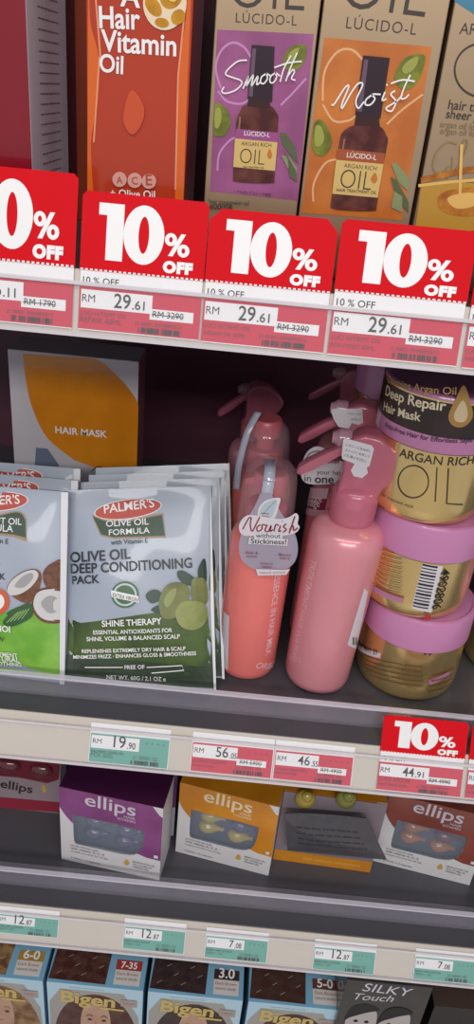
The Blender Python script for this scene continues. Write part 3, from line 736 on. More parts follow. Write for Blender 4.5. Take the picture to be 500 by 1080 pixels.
p.text('COCONUT OIL', (-78, 592), (0, 596), NAVY, bold=0.02); p.text('DEEP MOISTURE PACK', (-78, 606), (6, 611), NAVY, bold=0.02)
BR = M('coconut_shell_ink', '7c4a2c', 0.5, hex2='5c3420', nscale=160); CW = M('coconut_flesh_ink', 'd5d2d2', 0.4); CWD = M('coconut_hollow_ink', 'a5a3a6', 0.4)
p.blob([(47, 601), (56, 593), (66, 592), (66, 622), (52, 621), (46, 612)], BR)
p.blob([(8, 622), (14, 610), (26, 602), (38, 600), (44, 606), (42, 620), (34, 634), (22, 634)], BR)
p.blob([(8.5, 620), (14, 611), (26, 603), (37, 601), (41, 607), (34, 618), (22, 626), (11, 627)], CW); p.blob([(16, 618), (24, 608), (34, 604), (35, 610), (26, 619)], CWD)
p.blob([(34, 640), (38, 624), (52, 619), (66, 622), (66.5, 653), (54, 657), (42, 653)], BR); p.blob([(36, 638), (40, 625), (53, 621), (65.5, 624), (66, 651), (54, 654), (43, 650)], CW); p.blob([(44, 636), (52, 628), (61, 631), (62, 643), (52, 646)], CWD)
p.ell((-3, 634), 13.5, 14, M('badge_orange', 'd8582a', 0.4)); p.ell((-3, 634), 8.5, 9, WHITE)
for pts in ([(4, 655), (20, 640), (33, 636), (34, 650), (14, 660)], [(8, 646), (24, 638), (30, 640), (16, 650)]): p.blob(pts, M('palm_leaf_ink', '2f5a2c', 0.4))
for k in range(5): p.line([(8 + k * 4, 656 - k), (20 + k * 3, 645 - k)], 0.0006, M('palm_light_ink', '9cc46a', 0.4), True, 1)
p.text('MONOI', (-17, 663), (12, 666), WHITE, bold=0.025)
p.text('RENEW', (-18, 674), (6, 676), DGREEN, bold=0.005)
for k, s_ in enumerate(('DEEP TREATMENT', '100% NATURAL', 'HAIR SMOOTHING')): p.text(s_, (-30, 689 + k * 5), (20 + k * 2, 692.5 + k * 5), WHITE, bold=0.015)
p.poly([(65.5, 519), (73, 519), (69, 721), (64, 720)], M('sachet_seal_edge', 'e6e6ea', 0.35))
p.build('printed_front', t_co)
# the sachets behind: (source, offset, extra rotations, label)
for src, m, dx, dy, dz, rz, lab in (
        (t_ol, m_ol, 0.006, 0.016, 0.0, 0.0, 'white sachet standing directly behind the front olive oil sachet'),
        (t_ol, m_ol, 0.010, 0.031, 0.0, 0.0, 'second white sachet behind the front olive oil sachet, its right edge showing'),
        (t_ol, m_ol, 0.013, 0.046, 0.0, 0.0, 'rearmost white sachet of the olive oil row, nearest the pink pump bottles'),
        (t_co, m_co, 0.003, 0.022, 0.0, 0.0, 'white sachet standing directly behind the front coconut oil sachet'),
        (t_co, m_co, 0.0, 0.044, 0.0, 0.0, 'rearmost white sachet of the coconut oil row, in front of the hair mask carton')):
    copy_tree(src, Matrix.Translation((dx, dy, dz)) @ m @ Matrix.Rotation(rz, 4, 'Z'), lab, GS)

# ------------------------------------------------------------------ bottles
CORAL = M('bottle_coral_pearl', 'ee7c76', 0.3, coat=0.35, var=0.05); CORALD = M('pump_coral', 'c8606a', 0.35, coat=0.2)
PINKP = M('bottle_pink_pearl', 'e4949e', 0.28, metal=0.15, coat=0.4, var=0.05); PINKT = M('trigger_pink_plastic', 'd4748c', 0.2, coat=0.5, alpha=0.72, sss=0.0)
PINKC = M('trigger_pale_clear', 'd8a6b8', 0.15, alpha=0.6, coat=0.6)
CLEARP = M('overcap_clear_plastic', 'e8b8c4', 0.06, alpha=0.22, coat=0.9)
TAGC = M('hang_tag_clear_film', 'b9b4c8', 0.15, alpha=0.6, coat=0.5); LPINK = M('ink_light_pink', 'f0c8d0', 0.4); MAROON = M('ink_maroon', '8c2844', 0.4)
STK = M('sticker_white', 'dcd6dc', 0.4)
def pump_body(t, r, hb, ht):
    """cylinder body, shoulder, collar, pump and clear overcap"""
    prof = [(0, 0), (r * .86, 0), (r * .97, 0.003), (r, 0.009), (r, hb - 0.02), (r * .985, hb - 0.012), (r * .9, hb - 0.005), (r * .68, hb - 0.001), (r * .5, hb), (0, hb)]
    body = obj('bottle_body', add_lathe(bmesh.new(), prof, 48), CORAL, t, True, 0.9)
    b = add_lathe(bmesh.new(), [(r * .52, hb), (r * .62, hb + .001), (r * .62, hb + .018), (r * .55, hb + .021), (r * .3, hb + .022), (r * .3, hb + .032), (r * .5, hb + .033), (r * .52, hb + .046), (r * .45, hb + .0485), (0, hb + .049)], 36)
    add_prism(b, [(-r * .2, hb + .037), (-r * .2, hb + .046), (-r * .75, hb + .042), (-r * .75, hb + .037)], -r * .2, r * .2, 0.001)
    obj('pump', b, CORALD, t, True, 0.7)
    oc = [(r * .84, hb - 0.002), (r * .86, hb + .01), (r * .82, ht - .018), (r * .74, ht - .006), (r * .55, ht - .0008), (0, ht)]
    obj('clear_overcap', add_lathe(bmesh.new(), oc, 40), CLEARP, t, True, 0.9)
    return body
def base_at(px, py, r):
    """base centre of a round thing whose front foot is seen at a photo point"""
    a = on_z(px, py, Z2 + 0.0003); d = Vector((a.x, a.y, 0)).normalized(); return a + d * r
# essence pump bottle
r = 0.0262
c = base_at(256, 719, r); m = frame(c, 0, math.radians(1.0))
hb = on_y(268, 553, c.y).z - Z2; ht = on_y(286, 487, c.y).z - Z2
t = thing('pump_bottle', 'coral pump bottle with clear overcap and a Nourish drop-shaped hang tag', 'bottle', m, 'pump bottles on the middle shelf')
pump_body(t, r, hb, ht)
cyl = Round(m, r)
p = Print(cyl, 0.0002, 0.00008, slices=(0.004, None))
p.text('ESSENCE IN HAIR MILK', (290, 606), (280, 692), LPINK, bold=0.006, asp=1.0)
p.text('ORIBO', (269, 704), (288, 703), LPINK)
p.build('bottle_print', t)
p = Print(cyl, 0.0002, 0.00008, slices=(0.004, None)); p.poly([(236, 644), (242, 650), (240.5, 707), (235, 703)], STK); p.build('barcode_sticker', t)
# drop hang tag: strap over the cap, film drop in front
sf = Flat(m, -r - 0.003)
tg = bmesh.new()
drop = [(z[0], z[1]) for z in smooth_path([(275, 520, 0), (268, 535, 0), (258, 553, 0), (252, 575, 0), (255, 590, 0), (266, 599, 0), (284, 603, 0), (302, 600, 0), (312, 590, 0), (314, 574, 0), (308, 556, 0), (296, 540, 0), (286, 520, 0)], 5)]
add_prism(tg, [sf.px(*q_) for q_ in drop], -r - 0.0034, -r - 0.003)
tag = obj('hang_tag', tg, TAGC, t)
b = bmesh.new(); u0, v0 = sf.px(281, 525)
pth = [(u0, -r - 0.0032, v0), (u0 + .0003, -r * .93, v0 + .012), (u0 + .0005, -r * .86, ht - .012), (u0 + .0005, -r * .55, ht + .0008), (u0, 0.0, ht + .0015)]
sp = smooth_path(pth, 6); vv = []
for q_ in sp: vv.append((b.verts.new(q_ + Vector((-0.0042, 0, 0))), b.verts.new(q_ + Vector((0.0042, 0, 0)))))
for a_, b_ in zip(vv, vv[1:]): b.faces.new((a_[0], a_[1], b_[1], b_[0]))
st = obj('tag_strap', b, M('strap_clear_film', 'c4cada', 0.12, alpha=0.75, coat=0.6), t, True)
sol = st.modifiers.new('solid', 'SOLIDIFY'); sol.thickness = 0.0005
p = Print(Flat(m, -r - 0.0034), 0.0001, 0.00006)
p.blob([(272, 546), (273, 536), (280, 528), (295, 525), (294, 534), (290, 546), (283, 551), (276, 551)], STK)
p.blob([(274, 545), (275, 537), (281, 530), (292, 527), (290, 538), (286, 546), (280, 549)], M('leaf_pale_ink', 'b8c4cc', 0.4))
p.line([(277, 543), (284, 535), (291, 528)], 0.0005, M('ink_leaf_vein', '7c8894', 0.4)); p.line([(275.5, 541), (284, 542)], 0.0006, MAROON, True, 1); p.line([(276, 544), (284, 545)], 0.0006, MAROON, True, 1)
NOU = [[(256, 558), (262, 547), (265, 546), (264, 553), (266, 560), (271, 551), (274, 545)], [(275, 553), (271, 556), (272, 560), (276, 558), (277, 553), (281, 554)], [(282, 553), (279.5, 559), (283, 560), (286, 554), (285, 560), (288, 558)], [(289, 560), (291, 553), (294, 554)], [(296, 554), (294, 560), (297, 559)], [(297.5, 549.5), (298, 549)], [(302, 552), (299, 555), (302, 558), (298.5, 561)], [(311, 544), (305, 562)], [(305.5, 558), (309, 554), (310, 559), (314, 556)]]
p.blob([(252, 556), (255, 548), (262, 543), (275, 544), (295, 547), (305, 545), (312, 541), (315, 545), (314, 552), (316, 556), (311, 562), (295, 565), (270, 565), (256, 564)], STK)
for st_ in NOU: p.line(st_, 0.0011, MAROON, True, 5)
p.poly([(268, 562), (298, 562), (298, 567.5), (304, 568), (303, 575), (262, 573), (263, 566), (268, 567)], STK)
p.text('without', (270, 566.3), (296, 566.8), NAVY, bold=0.005, asp=0.95); p.text('Stickiness!', (264.5, 572.3), (302, 573.5), NAVY, bold=0.012, asp=0.95)
for k, (x_, y_) in enumerate(((262, 583), (297, 585), (278, 594))):
    p.text(('Sheer &', 'Moisture', 'Protects &')[k], (x_ - 3, y_), (x_ + 10, y_ + .6), MAROON, bold=0.006); p.text(('smooth', 'lock in', 'repairs')[k], (x_ - 2, y_ + 3.6), (x_ + 9, y_ + 4.2), MAROON, bold=0.006)
p.poly([(270, 599), (300, 600), (306, 599), (302, 605), (272, 606)], STK); p.text('Natural extracts', (274, 604), (301, 603.5), MAROON)
p.build('tag_print', tag)
# pump bottle behind
c2 = on_y(268, 560, c.y + 0.08); m2 = frame((c2.x + 0.004, c.y + 0.08, Z2 + 0.0003), 0.3, math.radians(-1))
t2 = thing('pump_bottle', 'coral pump bottle half hidden behind the Nourish bottle, clear overcap showing', 'bottle', m2, 'pump bottles on the middle shelf')
pump_body(t2, r, hb + 0.012, on_y(272, 443, c.y + 0.08).z - Z2)
b = bmesh.new()
pth = [(-0.030, -0.0235, hb + 0.005), (-0.0285, -0.022, hb + .03), (-0.022, -0.017, hb + .055), (-0.012, -0.01, hb + .07)]
vv = [(b.verts.new(q_ + Vector((-0.0022, 0.002, 0))), b.verts.new(q_ + Vector((0.0022, -0.002, 0)))) for q_ in smooth_path(pth, 6)]
for a_, b_ in zip(vv, vv[1:]): b.faces.new((a_[0], a_[1], b_[1], b_[0]))
st = obj('tag_strap', b, MATS['strap_clear_film'], t2, True); sol = st.modifiers.new('solid', 'SOLIDIFY'); sol.thickness = 0.0005

# spray bottles
def spray(m, label, rb=0.0282, rt=0.0305, hb=0.138, hang=False):
    t = thing('spray_bottle', label, 'bottle', m, 'trigger spray bottles on the middle shelf')
    prof = [(0, 0), (rb * .84, 0), (rb * .96, .003), (rb, .009)]
    for k in range(1, 9): prof.append((rb + (rt - rb) * (k / 8) ** 1.1, .009 + (hb - .03) * k / 8))
    prof += [(rt * .99, hb - .014), (rt * .93, hb - .007), (rt * .8, hb - .002), (rt * .62, hb), (0.014, hb + .002), (0.014, hb + .006), (0, hb + .006)]
    obj('bottle_body', add_lathe(bmesh.new(), prof, 48), PINKP, t, True, 0.9)
    b = add_lathe(bmesh.new(), [(0.0, hb + .003), (0.0178, hb + .003), (0.0182, hb + .006), (0.0182, hb + .026), (0.0165, hb + .03), (0.012, hb + .033), (0, hb + .033)], 36)
    obj('collar', b, PINKT, t, True, 0.6)
    z = hb - 0.138
    sh = [(-.0150, .204), (-.0110, .211), (-.0030, .2150), (.0080, .2140), (.0180, .208), (.0255, .2015), (.0295, .195), (.0290, .189), (.0250, .182), (.0190, .174), (.0158, .166), (.0158, .160), (-.0158, .160), (-.0152, .170), (-.0140, .182), (-.0150, .194)]
    obj('dip_stem', add_lathe(bmesh.new(), [(0, hb + .012), (.0075, hb + .012), (.0075, hb + .03), (.0048, hb + .032), (.0048, hb + .05), (.0065, hb + .052), (.0065, hb + .064), (0, hb + .065)], 24), M('inner_stem_pink', 'e8a8b4', 0.25, coat=0.3), t, True, 0.6)
    hd = obj('spray_head', add_prism(bmesh.new(), [(x, q + z) for x, q in sh], -.0115, .0115, 0.0035, 3), PINKT, t, True, 0.6)
    lv = [(-.0100, .204), (-.0180, .2005), (-.0300, .1920), (-.0400, .1840), (-.0470, .1775), (-.0480, .1725), (-.0445, .1710), (-.0360, .1765), (-.0260, .1850), (-.0180, .1920), (-.0100, .1945)]
    obj('trigger_lever', add_prism(bmesh.new(), [(x, q + z) for x, q in lv], -.006, .006, 0.002, 2), PINKT, t, True, 0.6)
    nz = bmesh.new(); add_lathe(nz, [(0, 0), (.0068, 0), (.0075, .002), (.0072, .009), (.0055, .011), (.0042, .014), (0, .014)], 24)
    bmesh.ops.rotate(nz, verts=nz.verts[:], cent=(0, 0, 0), matrix=Matrix.Rotation(-PI / 2 - 0.06, 3, 'Y')); bmesh.ops.translate(nz, verts=nz.verts[:], vec=(-.0120, 0, .2055 + z))
    obj('nozzle', nz, PINKC, t, True, 0.6)
    return t, hd
cs = base_at(329, 734, 0.0282); ms = frame(cs, -0.1, math.radians(2.0))
hs = on_y(366, 548, cs.y).z - Z2
t, hd = spray(ms, 'pink trigger spray bottle at the front with a white sticker on its head', hb=hs)
rf = lambda z: 0.0282 + 0.0023 * min(max((z - 0.009) / (hs - .03), 0), 1) ** 1.1
p = Print(Round(ms, 0.029, rf), 0.0003, 0.00008, slices=(0.004, 0.03))
p.text('TREATMENT HAIR WATER', (329, 588), (308, 690), M('ink_rose_silver', 'e2b4ba', 0.35), bold=0.012, asp=1.0)
p.text('ORIBO', (304, 694), (318, 699), MATS['ink_rose_silver'])
p.build('bottle_print', t)
p = Print(Round(ms, 0.029, rf), 0.0003, 0.00008, slices=(0.004, 0.03))
p.poly([(384, 620), (388, 624), (375, 684), (366, 680)], STK); p.bars(376, 672, 371, 680, BLACK, 4, 3, px=True)
p.text('Hair', (367, 652), (378, 640), M('ink_pale_rose', 'dca096', 0.4))
p.build('barcode_sticker', t)
def head_sticker(t, hd, m, pxs, texts, name='sticker'):
    p = Print(Flat(m, -0.0115), 0.0003, 0.00008)
    p.poly(pxs, STK)
    for s_, a_, b_ in texts: p.text(s_, a_, b_, NAVY, bold=0.008)
    p.build(name, hd)
head_sticker(t, hd, ms, [(362, 464), (364, 462), (392, 469.5), (394.5, 473), (390, 491), (387, 493), (388, 499), (382, 504), (373, 502), (370, 496), (374, 489), (361, 484), (360.5, 480)],
             [('このシールをはがし', (364.5, 469.5), (391, 477)), ('ストッパーを外して', (363.8, 475), (389.5, 482.5)), ('ご使用ください。', (362.8, 480.5), (386, 487.5))])
# second spray bottle behind with hang tag
y2 = cs.y + 0.062
def behind(px, py, y): v = on_y(px, py, y); return Vector((v.x, y, Z2 + 0.0003))
TOPZ = 0.215 - 0.138
m2 = frame(behind(353, 560, y2), -0.1, math.radians(1.5))
h2 = on_y(358, 420, y2).z - Z2 - TOPZ
t2, hd2 = spray(m2, 'pink trigger spray bottle behind the front one, carrying a your hair in one tag', hb=h2)
head_sticker(t2, hd2, m2, [(349, 433), (352, 431), (382, 431), (383, 446), (378, 448), (371, 446), (368, 452), (357, 450), (352, 442)], [('このシールを', (366, 437), (381, 437.6)), ('はがして', (370, 443), (381, 443.4))])
sf = Flat(m2, -0.0335)
b = bmesh.new(); card = [(z[0], z[1]) for z in smooth_path([(317, 497, 0), (321, 482, 0), (327, 474, 0), (336, 471, 0), (346, 476, 0), (349, 486, 0), (362, 487, 0), (364, 500, 0), (360, 508, 0), (340, 511, 0), (322, 509, 0)], 4, True)]
add_prism(b, [sf.px(*q_) for q_ in card], -0.0335, -0.0330)
tg2 = obj('hang_tag', b, STK, t2)
p = Print(sf, 0.0001, 0.00006)
p.line([(322, 486), (327, 478), (337, 476), (343, 481), (338, 486), (330, 486), (334, 481)], 0.0010, GREY); p.text('With', (346, 489), (358, 489), MAROON, shear=.3, bold=.02); p.text('your hair', (334, 500), (362, 501), NAVY, bold=0.005); p.text('in', (321, 507.5), (328, 508), NAVY); p.text('one', (332, 509), (352, 509.5), NAVY, bold=0.02)
p.build('tag_print', tg2)
p = Print(Round(m2, 0.029, lambda z: 0.0305), 0.0003, 0.00008, slices=(0.004, None))
p.poly([(316, 512), (347, 515), (341, 545), (313, 540)], M('label_pale_pink', 'd8b0bc', 0.4)); p.poly([(315, 522), (345, 526), (343, 538), (313, 533)], MAROON)
p.text('Moisture', (321, 527), (340, 529.5), WHITE); p.text('Manage', (320, 532), (338, 534.5), WHITE)
p.build('body_label', t2)
y3 = 0.765
m3 = frame(behind(350, 560, y3), -0.3, 0.0)
spray(m3, 'pink trigger spray bottle, third from the front, its head just under the rail', hb=on_y(362, 386, y3).z - Z2 - TOPZ)
y4 = 0.875
m4 = frame(behind(258, 560, y4), 0.15, 0.0)
spray(m4, 'pink trigger spray bottle in the dark at the back, left of the others', hb=on_y(270, 403, y4).z - Z2 - TOPZ)

# ------------------------------------------------------------------ gold jars
LID = M('jar_lid_pink', 'c883b0', 0.28, coat=0.35, var=0.04); LABEL_DK = M('jar_sleeve_black', '2a1c1a', 0.35, coat=0.3, hex2='3a2620', nscale=40)
JR = 0.0445
def jar(m, label, body_h=0.052, lid_h=0.031, sleeve=False):
    t = thing('hair_mask_jar', label, 'jar', m, 'gold hair mask jars in a stack')
    R_ = JR
    b = add_lathe(bmesh.new(), [(0, 0), (R_ * .84, 0), (R_ * .93, .002), (R_ * .97, .006), (R_, .014), (R_, body_h), (R_ * .9, body_h), (0, body_h)], 64)
    obj('jar_body', b, GOLD, t, True, 0.7)
    L0 = body_h + .0003; top = body_h + lid_h
    b = add_lathe(bmesh.new(), [(0, L0), (R_ * 1.0, L0), (R_ * 1.035, L0 + .0012), (R_ * 1.03, top - .003), (R_ * 1.005, top - .0008), (R_ * .96, top), (R_ * .93, top - .0012), (0, top - .0012)], 64)
    lid = obj('lid', b, LID, t, True, 0.5)
    return t, lid
JB, JL = 0.0555, 0.031
cj = base_at(418, 736, JR * .9)
tz = Z2 + 0.0003
mC = frame((cj.x, cj.y, tz), 0)
JH = JB + JL
def stack_m(px, py, k, y, rx=0.0, ry=0.0):
    z = tz + k * (JH + 0.0002); v = on_y(px, py, y); return frame((v.x, y, z), 0, ry, rx)
t, lid = jar(mC, 'gold hair mask jar with pink lid at the bottom of the stack', JB, JL)
p = Print(Round(mC, JR), 0.0002, 0.00006, slices=(0.005, None))
BRN = M('ink_dark_bronze', '6a4a28', 0.4); 
p.poly([(377, 676), (402, 689), (401, 694), (376, 681)], STK); p.text('EXP MAY 27', (379, 681), (399, 691), BLACK, bold=0.01)
for k in range(5):
    p.line([(384 + k, 690 + k * 5), (415, 699 + k * 5), (446, 703 + k * 5)], 0.0007, BRN)
p.text('VV', (445, 690), (456, 691), BLACK, bold=0.02); p.poly([(452, 717), (474, 706), (474, 711), (452, 722)], M('label_mauve', 'b87c9c', 0.4))
for k in range(4): p.small(0.012, 0.014 + k * 0.006, 0.036, 0.0016, BRN, 40 + k)
p.build('label_print', t)
jx = on_y(429, 640, cj.y)
mB = frame((jx.x + 0.0, cj.y - 0.001, tz + JH + 0.0003), 0)
t, lid = jar(mB, 'gold hair mask jar in the middle of the stack with a barcode facing out', JB, JL)
p = Print(Round(mB, JR), 0.0002, 0.00006, slices=(0.005, None))
p.poly([(446, 594), (467, 597), (455, 646), (434, 641)], STK)
for k in range(14):
    f = (k + .4) / 14; wd = 0.0011 if k % 3 else 0.0018
    a = (446 + (435 - 446) * f, 594 + 46 * f); b = (462 + (451 - 462) * f, 597 + 46 * f)
    p.line([a, b], wd, BLACK, True, 1)
p.text('4902806', (465.5, 600), (455, 642), BLACK, bold=.01); p.poly([(448, 647), (454, 648), (453, 653), (447, 652)], M('ink_red', 'b83030', 0.4))
for k in range(9): p.line([(396 + k * .3, 574 + k * 5), (408, 580 + k * 5), (424, 584 + k * 5)], 0.0006, BRN)
p.poly([(390, 612), (426, 630), (425, 635), (389, 618)], MATS['label_mauve'])
p.build('label_print', t)
jx = on_y(447, 510, cj.y)
mA = frame((jx.x, cj.y - 0.002, tz + 2 * JH + 0.0006), 0)
t, lid = jar(mA, 'gold hair mask jar on top of the stack with a black Deep Repair lid sleeve', JB + .004, JL + 0.012)
p = Print(Round(mA, JR), 0.0003, 0.00006, slices=(0.005, None))
p.text('ARGAN RICH', (421, 481), (499, 489), DK, asp=1.0, bold=0.006)
p.ring((436, 508), 16, 0.0009, DK, n=40, ry=17); p.line([(461, 493), (459, 529)], 0.0009, DK, True, 1); p.line([(473, 494), (471, 531), (488, 532)], 0.0009, DK, True, 1)
p.text('hair treatment mask', (402, 522), (436, 536), BRN)
p.build('label_print', t)
L0 = JB + .004
p = Print(Round(mA, JR * 1.035), 0.0003, 0.00006, slices=(0.005, None))
w_ = JR * 1.035 * PI * .92; zz = L0 + 0.0135; zt_ = L0 + JL + .012 - .003
p.poly([(-w_, zz), (w_, zz), (w_, zt_), (-w_, zt_)], LABEL_DK, False); p.poly([(-w_, zt_ - .0012), (w_, zt_ - .0012), (w_, zt_), (-w_, zt_)], GOLD, False)
CRE = M('ink_cream', 'e8d9b8', 0.3)
p.text('Contains Argan Oil', (409, 403), (481, 416), M('ink_gold', 'c8a060', 0.4), bold=0.01); p.text('Deep Repair', (407, 416), (470, 433), CRE, bold=0.02); p.text('Hair Mask', (405, 432), (444, 444), CRE, bold=0.02)
p.text('Frizz-Free Hair for Effortless Style', (407, 450), (498, 466), NAVY, bold=0.01)
p.blob([(489, 406), (496, 424), (498, 440), (488, 450), (477, 448), (473, 438), (480, 422)], M('drop_gold_ink', 'b08848', 0.3)); p.blob([(488, 422), (493, 434), (490, 444), (481, 444), (479, 436)], M('drop_light_ink', 'd8c49c', 0.3))
p.build('lid_sleeve', lid)
# jars behind
mD = frame((on_y(414, 470, cj.y + .093).x, cj.y + .093, tz), 0)
tD, _ = jar(mD, 'gold jar with pink lid at the foot of the second stack, behind the front one', JB, JL)
mE = frame((mD.translation.x + .002, cj.y + .0925, tz + JH + .0003), 0); copy_tree(tD, mE, 'gold jar with pink lid in the middle of the second stack')
mF = frame((mD.translation.x + .003, cj.y + .093, tz + 2 * JH + .0006), 0); copy_tree(tD, mF, 'gold jar with pink lid topmost of the second stack, beside the black Deep Repair sleeve')
mG = frame((mC.translation.x + .104, cj.y + .035, tz), 0); copy_tree(tD, mG, 'gold jar with pink lid at the right edge beside the bottom jar')

# ------------------------------------------------------------------ capsule cartons on the lower shelf
BLIS = M('blister_silver', '6c7080', 0.25, metal=0.4, var=0.2, nscale=60); FILM = M('window_film', 'c8d4e8', 0.05, alpha=0.22, coat=1.0)
def capsule_carton(pl, pr, h, d, colour, label, caps, text_m, side, name='capsule_carton', z=Z3, simple=False, group='capsule cartons on the lower shelf', y=None):
    fm, w = carton_frame(pl, pr, z, y)
    t = thing(name, label, 'box', fm, group)
    hw = w / 2
    # carton shell with a cut window in its front
    win = [(z_[0], z_[1]) for z_ in [(-.37 * w, .67 * h), (.12 * w, .67 * h), (.33 * w, .66 * h)] + [tuple(q[:2]) for q in smooth_path([(.33 * w, .52 * h, 0), (.30 * w, .36 * h, 0), (.22 * w, .28 * h, 0), (.10 * w, .255 * h, 0)], 4)] + [(-.20 * w, .255 * h)] + [tuple(q[:2]) for q in smooth_path([(-.33 * w, .255 * h, 0), (-.365 * w, .31 * h, 0), (-.37 * w, .67 * h, 0)], 4)][:-1]]
    bm = bmesh.new()
    outer = [(-hw, 0), (hw, 0), (hw, h), (-hw, h)]
    tri = tessellate_polygon([[Vector((a, b_, 0)) for a, b_ in outer], [Vector((a, b_, 0)) for a, b_ in win]])
    V = [bm.verts.new((a, 0, b_)) for a, b_ in outer + win]
    for f in tri:
        nf = bm.faces.new([V[k] for k in f]); nf.normal_update()
        if nf.normal.y > 0: nf.normal_flip()
    Bk = [bm.verts.new((a, d, b_)) for a, b_ in outer]
    for k in range(4):
        f = bm.faces.new((V[k], Bk[k], Bk[(k + 1) % 4], V[(k + 1) % 4])); f.material_index = 1
    bm.faces.new(Bk).material_index = 1
    # card thickness at the window
    In = [bm.verts.new((a, 0.0008, b_)) for a, b_ in win]; n = len(win); W0 = V[4:]
    for k in range(n): bm.faces.new((W0[k], W0[(k + 1) % n], In[(k + 1) % n], In[k]))
    bmesh.ops.recalc_face_normals(bm, faces=bm.faces[:])
    for f in bm.faces:
        if f.normal.z > 0.9 and f.calc_center_median().z > h * .99: f.material_index = 2
    obj('carton', bm, [CARD, CARD, side], t)
    p = Print(Flat(fm))
    # colour field above the window, sweeping down on the right
    i0 = min(range(n), key=lambda k: (win[k][0] + .32 * w) ** 2 + (win[k][1] - .66 * h) ** 2)
    top = [(-hw, h), (-hw, .74 * h)] + [tuple(q[:2]) for q in smooth_path([(-hw, .74 * h, 0), (-.46 * w, .66 * h, 0), (-.41 * w, .59 * h, 0), (-.37 * w, .545 * h, 0)], 4)][1:]
    wpath = [(-.37 * w, .67 * h), (.12 * w, .67 * h), (.33 * w, .66 * h), (.33 * w, .52 * h), (.32 * w, .44 * h), (.30 * w, .36 * h), (.265 * w, .32 * h)]
    low = [(.36 * w, .29 * h), (hw, .285 * h), (hw, h)]
    p.poly(top + wpath + low, colour, False)
    p.poly([(.40 * w, h), (hw, h), (hw, .88 * h), (.47 * w, .9 * h)], CARD, False)
    p.text('ellips', (-.25 * w, .835 * h), (.24 * w, .825 * h), text_m, False, bold=0.008, asp=0.92)
    p.text('HAIR', (.13 * w, .775 * h), (.24 * w, .772 * h), text_m, False); p.text('VITAMIN', (.06 * w, .735 * h), (.24 * w, .73 * h), text_m, False)
    p.text('NUTRI COLOR HAIR', (-.40 * w, .225 * h), (-.12 * w, .222 * h), GREY, False, bold=.01); p.text('with vitamin A, C, E', (-.40 * w, .185 * h), (-.06 * w, .18 * h), GREY, False, bold=0.01)
    p.text('smooth and shiny hair all day', (-.40 * w, .145 * h), (-.02 * w, .14 * h), GREY, False)
    p.text('6 blister x 6 capsules', (-.40 * w, .05 * h), (-.1 * w, .047 * h), GREY, False)
    p.blob([(.17 * w, .21 * h), (.14 * w, .15 * h), (.165 * w, .125 * h), (.195 * w, .15 * h)], M('seal_gold_ink', 'c9a24c', 0.4), False)
    for k in range(3): p.text(('MOROCCAN OIL', 'PRO VITAMIN B5', 'ARGAN OIL')[k], (.23 * w, (.19 - k * .035) * h), ((.45 - .03 * k) * w, (.186 - k * .035) * h), GREY, False, bold=.01)
    p.poly([(.435 * w, .32 * h), (.475 * w, .32 * h), (.475 * w, .36 * h), (.435 * w, .36 * h)], CARD, False)
    p.build('front_print', t)
    bl = obj('blister_tray', add_box(bmesh.new(), -.42 * w, .42 * w, .011, .0125, .16 * h, .74 * h), BLIS, t)
    for (fx, fz), cm in zip(((-.16, .53), (.16, .5), (-.17, .37), (.14, .345)), caps):
        b = bmesh.new()
        prof = [(0, -.013), (.003, -.0125), (.0062, -.009), (.0075, -.004), (.0068, .001), (.004, .006), (.0018, .010), (.0022, .014), (0, .0145)]
        add_lathe(b, [(r_ * 1.05, z_) for r_, z_ in prof], 20)
        bmesh.ops.rotate(b, verts=b.verts[:], cent=(0, 0, 0), matrix=Matrix.Rotation(PI / 2, 3, 'Y'))
        bmesh.ops.translate(b, verts=b.verts[:], vec=(fx * w, .0105, fz * h))
        obj('oil_capsule', b, cm, bl, True)
    p = Print(Flat(fm, 0.0009), 0.0, 0.0); p.poly(win, FILM, False); p.build('window_film', t)
    return t, fm, w
PUR = M('carton_purple', '7a3570', 0.3, coat=0.3, hex2='8a4582', nscale=20); PURD = M('carton_purple_top', '46183f', 0.35, coat=0.2)
ORA = M('carton_amber', 'd38a1e', 0.3, coat=0.3, hex2='c67c18', nscale=20); RDB = M('carton_red_brown', '7c3a30', 0.3, coat=0.3, hex2='8e4a3c', nscale=20); PNK = M('carton_crimson', '6e1f30', 0.3, coat=0.3)
cap = lambda n, h_: M(n, h_, 0.08, coat=1.0, alpha=0.85)
CPU = cap('capsule_violet', '4a4468'); CYE = cap('capsule_yellow', 'b8a23c'); CAM = cap('capsule_amber', 'b06a2c'); CRD = cap('capsule_wine', '6c2c34'); CGR = cap('capsule_olive', '8a8a34')
T_SILVER = M('ink_silver', 'd0c8d4', 0.35); T_CREAM = MATS['ink_cream']
capsule_carton((65, 906), (168, 929), 0.107, 0.042, PUR, 'purple window carton of hair capsules on the lower shelf', (CPU, CPU, CPU, CPU), T_SILVER, PURD)
capsule_carton((185, 898), (283, 924), 0.104, 0.042, ORA, 'amber window carton of hair capsules right of the purple one', (CYE, CPU, CYE, CYE), T_CREAM, ORA)
capsule_carton((393, 908), (495, 934), 0.104, 0.042, RDB, 'red brown window carton of hair capsules at the right end', (CAM, CRD, CAM, CAM), T_SILVER, RDB)
# carton seen behind the purple one
fmB, wB = carton_frame((84, 877), (183, 882), Z3)
t = thing('capsule_carton', 'purple and white carton hidden behind the purple one, right edge showing', 'box', fmB, 'capsule cartons on the lower shelf')
carton(t, wB, 0.04, 0.104, [CARD, CARD, PURD]); p = Print(Flat(fmB)); p.poly([(-wB / 2, .045), (wB / 2, .045), (wB / 2, .104), (-wB / 2, .104)], PUR, False); p.build('front_print', t)
